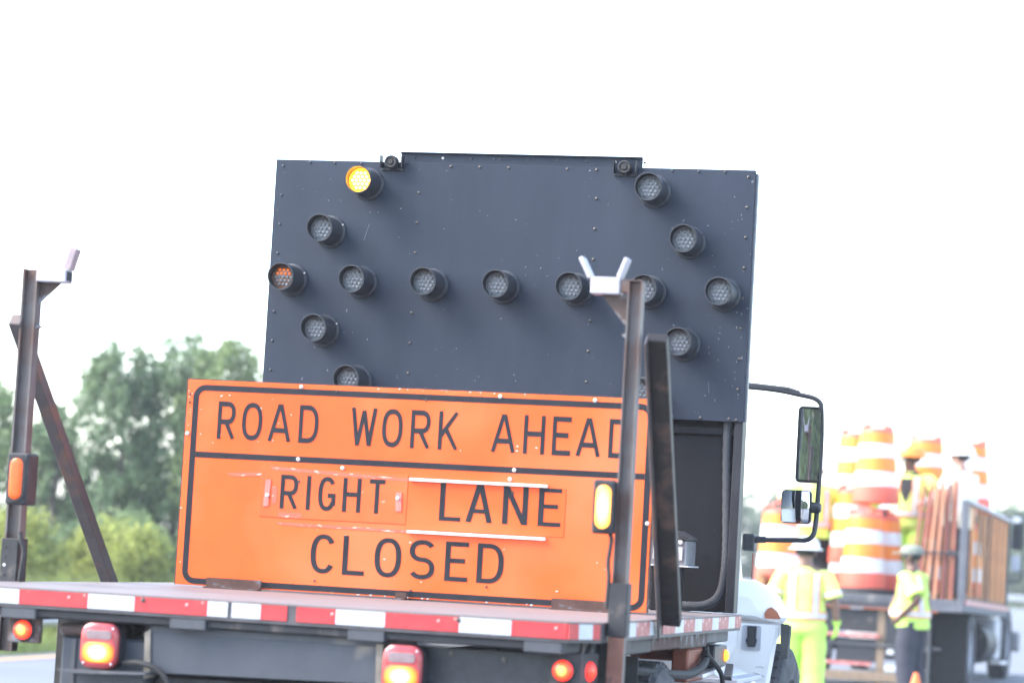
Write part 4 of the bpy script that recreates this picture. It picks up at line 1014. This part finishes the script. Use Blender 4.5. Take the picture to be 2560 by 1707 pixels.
for u, s in ((1.06, 1), (.76, 1), (-.76, -1), (-1.06, -1)):
    wheel(u, 1.7, .50, .26, s, T2, True, .50+.055)
for u, s in ((1.0, 1), (-1.0, -1)):
    wheel(u, 7.2, .50, .27, s, T2, True, .50+.167)
p2(MB().tube([(-.95, 1.7, .555), (.95, 1.7, .555)], .08, 12), 'rear_axle', 'dark_steel', smooth=True)
p2(MB().tube([(1.0, 2.9, .66), (1.0, 4.2, .66)], .27, 22), 'fuel_tank', 'dark_steel', smooth=True)
p2(MB().box(.75, 1.2, 4.5, 5.3, .45, 1.0, .02), 'tool_box', 'grey_trim')
p2(MB().box(1.05, 1.215, 5.35, 6.3, .38, .42, .01), 'cab_step', 'alu')
s2 = lambda w0, w1, z0, z1: [(p[0]*(w0+(w1-w0)*p[1]), z0+(z1-z0)*p[1]) for p in rrect(-1, 1, 0, 1, .12)]
p2(MB().rings([[(p[0], y, p[1]) for p in o] for y, o in ((5.75, s2(1.0, .86, .95, 2.65)), (5.82, s2(1.05, .9, .6, 2.72)), (6.7, s2(1.06, .9, .6, 2.72)), (7.1, s2(1.06, .88, .7, 2.35)), (7.4, s2(1.05, .9, .8, 1.9)), (8.4, s2(.95, .75, .8, 1.65)), (8.75, s2(.85, .65, .8, 1.45)))]), 'cab', 'white_paint', smooth=True)
p2(MB().box(-1.15, 1.15, 8.7, 8.95, .55, .85, .03), 'front_bumper', 'plate_silver')
a2 = p2(MB().tube(spline([(.98, 6.9, 2.56), (1.20, 6.9, 2.55), (1.28, 6.9, 2.50), (1.30, 6.9, 2.1), (1.30, 6.9, 1.65), (1.26, 6.9, 1.56), (1.0, 6.9, 1.55)], 5), .014, 8), 'mirror_arm', 'black_plastic', smooth=True)
p2(MB().box(1.14, 1.285, 6.85, 6.92, 2.0, 2.50, .02), 'tall_mirror', 'black_plastic', a2)
p2(MB().box(1.155, 1.27, 6.845, 6.849, 2.02, 2.48), 'mirror_glass', 'mirror', a2)
p2(MB().box(1.15, 1.275, 6.85, 6.91, 1.70, 1.93, .03), 'convex_mirror', 'grey_trim', a2)

# ------------------------------------------------------------------ striped drums on the far truck
def make_drum(label, nested=False):
    t = thing('traffic_drum', (0, 0, 0), label, 'drum', 'striped drums on the far truck')
    prof = [(.285, .075), (.288, .09), (.283, .27), (.266, .275), (.258, .455), (.248, .460), (.240, .625), (.232, .63), (.226, .80), (.218, .805), (.212, .945), (.200, .985), (.17, 1.0), (.0, 1.005)]
    MB().lathe(prof, (0, 0, 0), 'z', 36).build('drum_body', 'drum_body', t, smooth=True)
    for (r0, z0), (r1, z1), m in (((.266, .279), (.258, .453), 'drum_wh'), ((.248, .464), (.240, .623), 'drum_or'), ((.232, .634), (.226, .798), 'drum_wh'), ((.218, .809), (.2125, .938), 'drum_or')):
        MB().lathe([(r0+.0005, z0), (r0+.003, z0+.002), (r1+.003, z1-.002), (r1+.0005, z1)], (0, 0, 0), 'z', 36).build('reflective_band', m, t, smooth=True)
    MB().tube(spline([(-.12, 0, .99), (-.10, 0, 1.055), (-.06, 0, 1.075), (.06, 0, 1.075), (.10, 0, 1.055), (.12, 0, .99)], 5), .02, 8, rads=[(.028, .014)]*26).build('drum_handle', 'drum_body', t, smooth=True)
    for s in (-1, 1): MB().prism([(s*.20, .93), (s*.205, 1.03), (s*.15, 1.05), (s*.11, .99)], 'y', -.03, .03).build('handle_lug', 'drum_body', t)
    if not nested: MB().lathe([(.29, 0), (.34, .0), (.345, .03), (.33, .085), (.289, .09), (.289, .0)], (0, 0, 0), 'z', 32).build('rubber_base', 'rubber', t, smooth=True)
    return t
DR = [(-1.10, .50, ZB, 20, 0, 'striped drum at the far truck left rear corner beside the convex mirror'),
      (-.045, .45, ZB, 5, 0, 'large striped drum at the middle of the far truck rear edge'),
      (.12, .98, ZB, 60, 0, 'striped drum half hidden at the right behind the front middle drum'),
      (-.33, 1.32, ZB, 10, 0, 'reddish drum standing left behind the front middle drum'),
      (-.33, 1.32, ZB+.33, 40, 1, 'reddish drum nested on the one left behind the front middle drum'),
      (.02, .80, ZB+1.075, 40, 1, 'upright striped drum on top of the pile above the front middle drum'),
      (-.42, 1.95, ZB, 0, 0, 'drum hidden low at the back of the pile under the highest drum'),
      (-.42, 1.95, ZB+1.08, 30, 1, 'highest striped drum at the back left of the pile'),
      (.42, 2.35, ZB, 15, 0, 'lower drum behind the worker in the orange hard hat'),
      (.42, 2.35, ZB+1.08, 4, 1, 'upper striped drum directly behind the worker in the orange hard hat'),
      (.90, 2.75, ZB, 0, 0, 'lower drum behind the leaning red stakes'),
      (.95, 2.75, ZB+1.08, 8, 1, 'upper striped drum farthest right, above the slatted truck side'),
      (-1.02, 2.0, ZB, 0, 0, 'drum behind the crouching worker at the truck left side')]
src = {}
for u, v, z, a, nest, lb in DR:
    if nest not in src: d = src[nest] = make_drum(lb, bool(nest))
    else: d = copy_tree(src[nest])
    d['label'] = lb
    d.location = W2(u, v, z); d.rotation_euler = (R(-1.159), 0, R(-1.755+a))

# ------------------------------------------------------------------ leaning stakes at the rear right corner
rs = random.Random(3)
STK = ['leftmost of all', 'second from its left end', 'third from its left end', 'fourth from its left end', 'pale one left of its middle', 'dark reddish one in its middle', 'pale one right of its middle', 'pale, fourth from right end', 'third from its right end', 'pale, second from right end', 'rightmost, next to the corner post']
for k in range(11):
    q = k/10
    b0 = (.57+.50*q+rs.uniform(-.01, .01), .14+.15*(k % 2)+rs.uniform(0, .03), ZB+.004)
    b1 = (.70+.37*q+rs.uniform(-.01, .01), .20+.15*(k % 2)+rs.uniform(0, .05), 2.50+rs.uniform(-.06, .10)+.04*q)
    a, b = W2(*b0), W2(*b1); z = (b-a).normalized(); x = Vector((1, 0, 0)); x = (x-z*x.dot(z)).normalized(); y = z.cross(x)
    rot = Matrix((x, y, z)).transposed(); L_ = (b-a).length
    mb = MB().box(-.020, .020, -.028, .028, -L_/2, L_/2, .004, rot); mb.v = [tuple(Vector(p)+(a+b)/2) for p in mb.v]
    o = mb.build('wooden_stake', 'stake_tan' if k in (4, 6, 7, 9) else ('stake_dark' if k in (1, 5, 8) else 'stake_red'))
    tag(o, 'long red wooden stake leaning in the far truck bundle, '+STK[k], 'stake', 'leaning red stakes')
sb = MB()
for (u0, v0), (u1, v1) in (((.58, .12), (1.13, .12)), ((1.13, .12), (1.13, .36)), ((1.13, .36), (.58, .36)), ((.58, .36), (.58, .12))):
    sb.tube([W2(u0, v0, 1.72), W2(u1, v1, 1.72)], .014, 6)
sb.box(*[q for w in zip(W2(1.02, .10, 1.69), W2(1.15, .125, 1.76)) for q in w], .004)
tag(sb.build('lashing_strap', 'strap'), 'dark lashing strap with buckle around the leaning red stakes', 'strap')

# ------------------------------------------------------------------ traffic cone at the bottom edge
c = thing('traffic_cone', (.62, 17.2, 0), 'small orange traffic cone at the bottom edge before the grey-capped worker', 'cone')
MB().lathe([(.135, .03), (.125, .035), (.026, .415), (.02, .425), (.0, .425)], (.62, 17.2, 0), 'z', 24).build('cone_body', 'cone_or', c, smooth=True)
MB().box(.62-.15, .62+.15, 17.2-.15, 17.2+.15, 0, .03, .01).build('cone_base', 'cone_or', c)
MB().lathe([(.0905, .18), (.0925, .182), (.0655, .288), (.0635, .29)], (.62, 17.2, 0), 'z', 24).build('cone_collar', 'drum_wh', c, smooth=True)

# ------------------------------------------------------------------ people
def skin_mesh(verts, edges, root, sub=2):
    names = list(verts); idx = {n: i for i, n in enumerate(names)}
    me = bpy.data.meshes.new('tmp'); me.from_pydata([verts[n][0] for n in names], [(idx[a], idx[b]) for a, b in edges], []); me.update()
    o = bpy.data.objects.new('tmp', me); COL.objects.link(o)
    md = o.modifiers.new('s', 'SKIN'); md.use_smooth_shade = True; md.branch_smoothing = .3
    if not me.skin_vertices: raise RuntimeError('no skin layer')
    for n, sv in zip(names, me.skin_vertices[0].data):
        r = verts[n][1]; sv.radius = (r, r) if not isinstance(r, tuple) else r; sv.use_root = (n == root)
    sm = o.modifiers.new('u', 'SUBSURF'); sm.levels = sub; sm.render_levels = sub
    dg = bpy.context.evaluated_depsgraph_get(); dg.update()
    e = o.evaluated_get(dg); m2 = e.to_mesh()
    vs = [tuple(v.co) for v in m2.vertices]; fs = [tuple(p.vertices) for p in m2.polygons]
    e.to_mesh_clear(); bpy.data.objects.remove(o, do_unlink=True); bpy.data.meshes.remove(me)
    return vs, fs
def ell(c, rx, ry, n=24): return [(c[0]+rx*math.cos(2*math.pi*k/n), c[1]+ry*math.sin(2*math.pi*k/n), c[2]) for k in range(n)]
def hand_mb(w, d, n, s, fat=1.0, curl=.5):
    """palm and five fingers; d along the hand, n out of the palm, s = +1/-1 thumb side"""
    w, d, n = Vector(w), Vector(d).normalized(), Vector(n).normalized(); n = (n-d*n.dot(d)).normalized(); x = d.cross(n)*s
    mb = MB(); rg = []
    for t, wd, th in ((-.02, .026, .022), (.015, .034, .018), (.05, .041, .016), (.085, .042, .014), (.094, .036, .010)):
        c = w+d*t
        rg.append([c+x*wd*fat*math.cos(a)+n*th*fat*math.sin(a) for a in [2*math.pi*k/12 for k in range(12)]])
    mb.rings(rg)
    for i, ln in enumerate((.070, .080, .074, .056)):
        b = w+d*.085+x*(.028-.0185*i)
        a1 = curl*(.6+.1*i); a2 = curl*1.5+.08*i; a3 = curl*2.2
        dir_ = lambda a: d*math.cos(a)+n*math.sin(a)
        q1 = b+dir_(a1)*ln*.45; q2 = q1+dir_(a2)*ln*.32; q3 = q2+dir_(a3)*ln*.23
        mb.tube([b-d*.015, b, q1, q2, q3], .009, 8, rads=[.009*fat, .0095*fat, .0088*fat, .008*fat, .0055*fat])
    b = w+d*.02+x*.028
    q1 = b+(d*.6+x*.75+n*.15).normalized()*.038; q2 = q1+(d*.85+x*.35+n*.35).normalized()*.032; q3 = q2+(d*.9+x*.1+n*.45).normalized()*.022
    mb.tube([b-x*.015, b, q1, q2, q3], .01, 8, rads=[.012*fat, .0125*fat, .011*fat, .0098*fat, .0065*fat])
    return mb
def person(label, loc, face, scale, pose, shirt, trouser, skinm, hat, hatm, glove=None, belly=0.0, lean=(0, 0), headyaw=0, vneck=False, bands=True, trouser_bands=False, group=None, longs=False, baggy=1.0):
    t = thing('person', loc, label, 'person', group, (0, 0, R(face))); t.scale = (scale*1.17, scale*1.15, scale)
    D = {'hipL': (-.095, 0, .93), 'hipR': (.095, 0, .93), 'kneeL': (-.105, .02, .50), 'kneeR': (.105, .02, .50), 'ankL': (-.115, -.02, .085), 'ankR': (.115, -.02, .085),
         'shL': (-.185, -.005, 1.42), 'shR': (.185, -.005, 1.42), 'elL': (-.26, -.03, 1.14), 'elR': (.26, -.03, 1.14), 'wrL': (-.28, .04, .90), 'wrR': (.28, .04, .90),
         'hdL': (0, .1, -1), 'hdR': (0, .1, -1), 'hnL': (1, 0, 0), 'hnR': (-1, 0, 0), 'dz': 0.0}
    D.update(pose); dz = D['dz']
    def Ln(p): return (p[0]+lean[0]*(p[2]-.95), p[1]+lean[1]*(p[2]-.95), p[2]+dz)
    leg = lambda k: D[k]
    V = {'pelvis': (Ln((0, 0, .97)), .105), 'belly': (Ln((0, .01, 1.12)), .11), 'chest': (Ln((0, 0, 1.30)), .125), 'neckb': (Ln((0, -.01, 1.455)), .062), 'neck': (Ln((0, 0, 1.53)), .054)}
    E_ = [('pelvis', 'belly'), ('belly', 'chest'), ('chest', 'neckb'), ('neckb', 'neck')]
    for s in 'LR':
        V['sh'+s] = (Ln(D['sh'+s]), .058); V['el'+s] = (Ln(D['el'+s]), .041); V['wr'+s] = (Ln(D['wr'+s]), .029)
        hp = D['hip'+s]; V['hip'+s] = ((hp[0], hp[1], hp[2]+dz), .085); V['knee'+s] = (D['knee'+s], .056); V['ank'+s] = (D['ank'+s], .040)
        a = D['ank'+s]; V['toe'+s] = ((a[0]*1.08, a[1]+.15, .035), .034)
        E_ += [('neckb', 'sh'+s), ('sh'+s, 'el'+s), ('el'+s, 'wr'+s), ('pelvis', 'hip'+s), ('hip'+s, 'knee'+s), ('knee'+s, 'ank'+s), ('ank'+s, 'toe'+s)]
    hc = Ln((0, .015, 1.64)); RH = Matrix.Rotation(R(headyaw), 3, 'Z')
    H = lambda x, y, z: tuple(Vector(hc)+RH @ Vector((x, y, z)))
    V['jaw'] = (H(0, .015, -.055), .062); V['skull'] = (H(0, -.005, .015), .088); V['crown'] = (H(0, -.01, .085), .058)
    E_ += [('neck', 'jaw'), ('jaw', 'skull'), ('skull', 'crown')]
    vs, fs = skin_mesh(V, E_, 'pelvis')
    body = MB().add(vs, fs)
    body.tube([H(0, .075, .035), H(0, .100, -.005), H(0, .112, -.018), H(0, .085, -.025)], .012, 8, rads=[.008, .013, .016, .008])      # nose
    body.tube([H(-.025, .088, -.052), H(0, .097, -.050), H(.025, .088, -.052)], .008, 6)                                             # lips
    for s in (-1, 1): body.sphere(H(s*.083, -.01, .0), (.014, .024, .034), 8, 6)
    for s, k in (('L', -1), ('R', 1)):
        if not glove: 
            hb = hand_mb(Ln(D['wr'+s]), D['hd'+s], D['hn'+s], 1 if s == 'L' else -1, 1.0, D.get('curl', .5)); body.add(hb.v, hb.f)
    bo = body.build('body', skinm, t, local='own', smooth=True, ang=180)
    for s in (-1, 1):
        MB().sphere(H(s*.032, .074, .018), .0115, 8, 6).build('eye', 'eye_w', bo, local='own', smooth=True)
        MB().sphere(H(s*.032, .083, .018), .006, 8, 6).build('pupil', 'hair', bo, local='own', smooth=True)
    MB().rings([[H(q[0], q[1]-.012, z) for q in ell((0, 0, 0), rx, ry, 20)] for z, rx, ry in ((-.035, .060, .060), (-.01, .090, .085), (.04, .094, .096), (.09, .080, .085), (.115, .04, .045))]).build('hair', 'hair', bo, local='own', smooth=True)
    if glove:
        for s, k in (('L', -1), ('R', 1)):
            hb = hand_mb(Ln(D['wr'+s]), D['hd'+s], D['hn'+s], 1 if s == 'L' else -1, 1.18, .45)
            w_, e_ = Vector(Ln(D['wr'+s])), Vector(Ln(D['el'+s])); hb.tube([w_, w_.lerp(e_, .18)], .04, 10, rads=[.034, .042])
            hb.build('glove', glove, t, local='own', smooth=True)
    # trousers
    tr = MB()
    ph = [(.80, .155, .115), (.88, .172, .128), (.96, .17, .125), (1.04, .158, .118)]
    tr.rings([ell(Ln((0, .0, z)), rx, ry) for z, rx, ry in ph])
    for s in 'LR':
        hp = D['hip'+s]; kn, an = D['knee'+s], D['ank'+s]
        P = spline([(hp[0]*.95, hp[1], hp[2]-.02+dz), kn, (an[0], an[1], an[2]+.02)], 6); n = len(P)
        tr.tube(P, .08, 16, rads=[(.112-.022*min(1, i/(n-1)*1.3)+.006*math.sin(i*2.3))*baggy for i in range(n)])
    to = tr.build('trousers', trouser, t, local='own', smooth=True, ang=60)
    if trouser_bands:
        for s in 'LR':
            kn, an = Vector(D['knee'+s]), Vector(D['ank'+s])
            for q in (.35, .7):
                c = kn.lerp(an, q); MB().tube([c, c+(kn-an).normalized()*.05], .075, 16, rads=[.080, .081]).build('leg_band', 'band_silver', to, local='own', smooth=True)
    for s in 'LR':
        a = D['ank'+s]; x = a[0]
        MB().rings([[(x+rx*math.cos(q)+a[0]*.03, a[1]+.055+ry*math.sin(q), z+a[2]-.085) for q in [2*math.pi*k/16 for k in range(16)]] for z, rx, ry in ((.0, .048, .145), (.03, .05, .148), (.06, .047, .135), (.09, .045, .085), (.13, .046, .06))]).build('boot', 'boot', t, local='own', smooth=True)
    # shirt with loose sleeves
    prof = [(.83, .185, .135), (.87, .190, .140), (1.0, .183, .136), (1.14, .180, .134), (1.28, .192, .138), (1.37, .195, .128), (1.43, .165, .110), (1.475, .095, .080), (1.49, .068, .062)]
    def tors(z):
        for (a, ra, rb), (b, rc, rd_) in zip(prof, prof[1:]):
            if a <= z <= b:
                q = (z-a)/(b-a); rx, ry = ra+(rc-ra)*q, rb+(rd_-rb)*q; break
        g = belly*math.exp(-((z-1.02)/.16)**2)
        return rx+g*.5, ry+g, g*.6
    zs = [.83, .86, .90, .95, 1.0, 1.06, 1.12, 1.18, 1.24, 1.30, 1.36, 1.40, 1.43, 1.46, 1.475, 1.49]
    sh = MB(); rg = []
    for i, z in enumerate(zs):
        rx, ry, gy = tors(z); w_ = .006*math.sin(i*1.7)
        rg.append([(p[0]+.004*math.sin(5*k+i), p[1], p[2]) for k, p in enumerate(ell(Ln((0, gy, z)), rx+w_, ry+w_))])
    sh.rings(rg)
    for s in 'LR':
        a, b = Vector(Ln(D['sh'+s])), Vector(Ln(D['el'+s])); ins = a+(Vector(Ln((0, 0, 1.36)))-a)*.30
        d_ = (b-a).normalized(); e_ = a+d_*((b-a).length*.86)
        P = [ins, a+Vector((0, 0, -.012)), a.lerp(e_, .4), a.lerp(e_, .75), e_]
        sh.tube(P, .07, 18, rads=[.075, .078, .076, .080, .086])
        if longs:
            wq = Vector(Ln(D['wr'+s])); sh.tube([a.lerp(b, .7), b, b.lerp(wq, .5), wq.lerp(b, .06)], .06, 16, rads=[.080, .074, .064, .052])
        if bands:
            for q, ml, ex in ((.70, 'band_orange', .003), (.735, 'band_silver', .006)):
                c0, c1 = a.lerp(e_, q), a.lerp(e_, q+(.24 if ml == 'band_orange' else .17))
                MB().tube([c0, c1], .08, 18, False, rads=[.0795+ex, .083+ex]).build('sleeve_band', ml, t, local='own', smooth=True)
    so = sh.build('shirt', shirt, t, local='own', smooth=True, ang=60)
    if bands:
        for z0, z1, ml, ex in ((.955, 1.045, 'band_orange', .008), (.972, 1.028, 'band_silver', .012)):
            MB().rings([ell(Ln((0, tors(z)[2], z)), tors(z)[0]+ex, tors(z)[1]+ex) for z in (z0, (z0+z1)/2, z1)], False).build('waist_band', ml, so, local='own', smooth=True)
        for fb in (1, -1):
            for sx in (-1, 1):
                for w_, ml, ex in ((.040, 'band_orange', .007), (.026, 'band_silver', .011)):
                    va = []
                    zz = [1.03, 1.08, 1.14, 1.20, 1.26, 1.32, 1.37, 1.405, 1.43]
                    for z in zz:
                        rx, ry, gy = tors(z); rx += ex; ry += ex
                        row = []
                        for e in (-1, 0, 1):
                            x = sx*(.105)+e*w_; x = max(-rx*.98, min(rx*.98, x))
                            row.append(Ln((x, gy+fb*ry*math.sqrt(max(.02, 1-(x/rx)**2)), z)))
                        va.append(row)
                    MB().rings(va, False, False).build('vest_stripe', ml, so, local='own', smooth=True)
    if vneck:
        rw = []
        for z, w_ in ((1.13, .005), (1.22, .045), (1.32, .080), (1.41, .100), (1.475, .090)):
            rx, ry, gy = tors(z)
            rw.append([Ln((e*w_, gy+(ry+.007)*math.sqrt(max(.02, 1-(e*w_/(rx+.006))**2)), z)) for e in (-1, -.4, .4, 1)])
        MB().rings(rw, False, False).build('undershirt', 'blk_cloth', so, local='own', smooth=True)
    # headgear
    if hat == 'hard':
        hm = MB(); rg = []
        for z, k in ((.045, 1.0), (.075, 1.0), (.105, .95), (.13, .82), (.148, .58), (.156, .28), (.158, .05)):
            rg.append([H(q[0], q[1]-.01, z) for q in ell((0, 0, 0), .118*k, .140*k, 28)])
        hm.rings(rg)
        rim = [[H(q[0], q[1]-.01+(.03 if q[1] > .08 else 0)*e, z-.012*e) for q in ell((0, 0, 0), .115+.04*e, .137+.042*e, 28)] for e, z in ((0, .050), (1, .046), (1, .040), (0, .042))]
        hm.rings(rim, False)
        for e in (-.03, .0, .03): hm.tube([H(e, .10, .118), H(e, .05, .150), H(e, -.01, .160), H(e, -.07, .150), H(e, -.12, .115)], .008, 6)
        hm.build('hard_hat', hatm, t, local='own', smooth=True, ang=50)
    else:
        hm = MB(); rg = []
        for z, k in ((.035, 1.0), (.07, 1.0), (.10, .92), (.125, .74), (.138, .45), (.142, .06)):
            rg.append([H(q[0], q[1]-.008, z) for q in ell((0, 0, 0), .104*k, .118*k, 28)])
        hm.rings(rg)
        co = hm.build('cap', hatm, t, local='own', smooth=True, ang=50)
        rg = []
        for y, w_, z in ((.085, .075, .048), (.13, .072, .046), (.165, .058, .040), (.185, .03, .034)):
            rg.append([H(-w_, y, z-.008), H(-w_*.5, y+.004, z+.004), H(w_*.5, y+.004, z+.004), H(w_, y, z-.008), H(w_*.5, y, z-.004), H(-w_*.5, y, z-.004)])
        MB().rings(rg).build('cap_visor', hatm, co, local='own', smooth=True)
        MB().rings([[H(.045*math.cos(a)*q, -.124+.006*q+.02*(1-abs(math.sin(a))), .052+.026*q*abs(math.sin(a))) for a in [math.pi*k/8 for k in range(9)]] for q in (1, .2)], False, False).build('cap_strap_gap', 'hair', co, local='own')
    return t

person('person from behind in white hard hat and lime suit beside the near truck fender', (-.40, 15.92, 0), 8, .965,
       {'elR': (.275, -.04, 1.15), 'wrR': (.30, .03, .92), 'elL': (-.27, -.02, 1.16), 'wrL': (-.19, .20, 1.04), 'hdL': (.3, 1, .1), 'hnR': (-1, 0, 0), 'kneeL': (-.115, .04, .5), 'ankL': (-.14, .06, .085)},
       'lime_pale', 'lime', 'skin_tan', 'hard', 'hat_white', 'lime', .03, baggy=1.12)
person('person in grey cap and dark trousers standing behind the far truck, hand on hip', (.315, 19.80, 0), 72, .985,
       {'elL': (-.31, -.20, 1.17), 'wrL': (-.20, .06, .95), 'hdL': (.45, .75, -.55), 'hnL': (1, -.3, 0), 'elR': (.25, .02, 1.14), 'wrR': (.20, .18, .95), 'hdR': (-.2, .8, -.3), 'curl': .6},
       'lime', 'navy', 'skin_dark', 'cap', 'cap_grey', None, .055, lean=(0, .05), headyaw=8)
wl = W2(.34, 1.62, ZB)
person('person in orange hard hat and lime vest over black shirt standing on the far truck', tuple(wl), 166, 1.07,
       {'elR': (.33, .02, 1.16), 'wrR': (.42, .18, 1.00), 'hdR': (.2, .9, -.5), 'elL': (-.36, .03, 1.19), 'wrL': (-.42, .24, 1.22), 'hdL': (-.1, 1, -.1), 'hnL': (.2, 0, -1)},
       'lime_pale', 'lime', 'skin_dark', 'hard', 'hat_orange', None, .02, headyaw=-52, vneck=True, longs=True)
wl = W2(-.82, 1.30, ZB)
person('person in lime shirt and black trousers crouching on the far truck behind the tall mirror', tuple(wl), 20, 1.03,
       {'dz': -.16, 'kneeL': (-.13, .20, .46), 'kneeR': (.13, .20, .46), 'ankL': (-.13, -.02, .085), 'ankR': (.13, -.02, .085), 'elL': (-.36, .06, 1.28), 'wrL': (-.30, .28, 1.35), 'hdL': (.3, 1, .3), 'elR': (.33, .02, 1.22), 'wrR': (.30, .24, 1.2), 'hdR': (-.2, 1, .1)},
       'lime', 'blk_cloth', 'skin_lt', 'hard', 'hat_white', None, .02)
wl = W2(1.0, 1.30, ZB)
person('person in white hard hat and whitish shirt behind the slatted side of the far truck', tuple(wl), 62, 1.09,
       {'elL': (-.27, .06, 1.16), 'wrL': (-.20, .28, 1.10), 'hdL': (.2, 1, 0), 'elR': (.27, .04, 1.16), 'wrR': (.2, .26, 1.1), 'hdR': (-.2, 1, 0)},
       'vest_overexposed', 'navy', 'skin_lt', 'hard', 'hat_white', None, .05, longs=True, bands=False)
pl = MB().tube([W2(1.12, 1.05, ZB+.002), W2(1.14, 1.10, 3.10)], .014, 8)
tag(pl.build('steel_pole', 'galv', smooth=True), 'thin grey pole standing upright beside the worker in the whitish shirt', 'pole')


# ------------------------------------------------------------------ haze volume added to pale the distant things
hz = MB().box(-640, 640, -540, 740, -1.7, 15.5).build('haze', 'strap', kind='stuff', label='thin pale haze added to lighten the far background', category='haze')
hm = bpy.data.materials.new('added_haze'); hm.use_nodes = True
ht = hm.node_tree; ht.nodes.clear()
ho = ht.nodes.new('ShaderNodeOutputMaterial'); hv = ht.nodes.new('ShaderNodeVolumePrincipled')
hv.inputs['Color'].default_value = (.95, .97, 1, 1); hv.inputs['Density'].default_value = .0009; hv.inputs['Anisotropy'].default_value = .3
ht.links.new(hv.outputs[0], ho.inputs['Volume'])
hz.data.materials.clear(); hz.data.materials.append(hm)
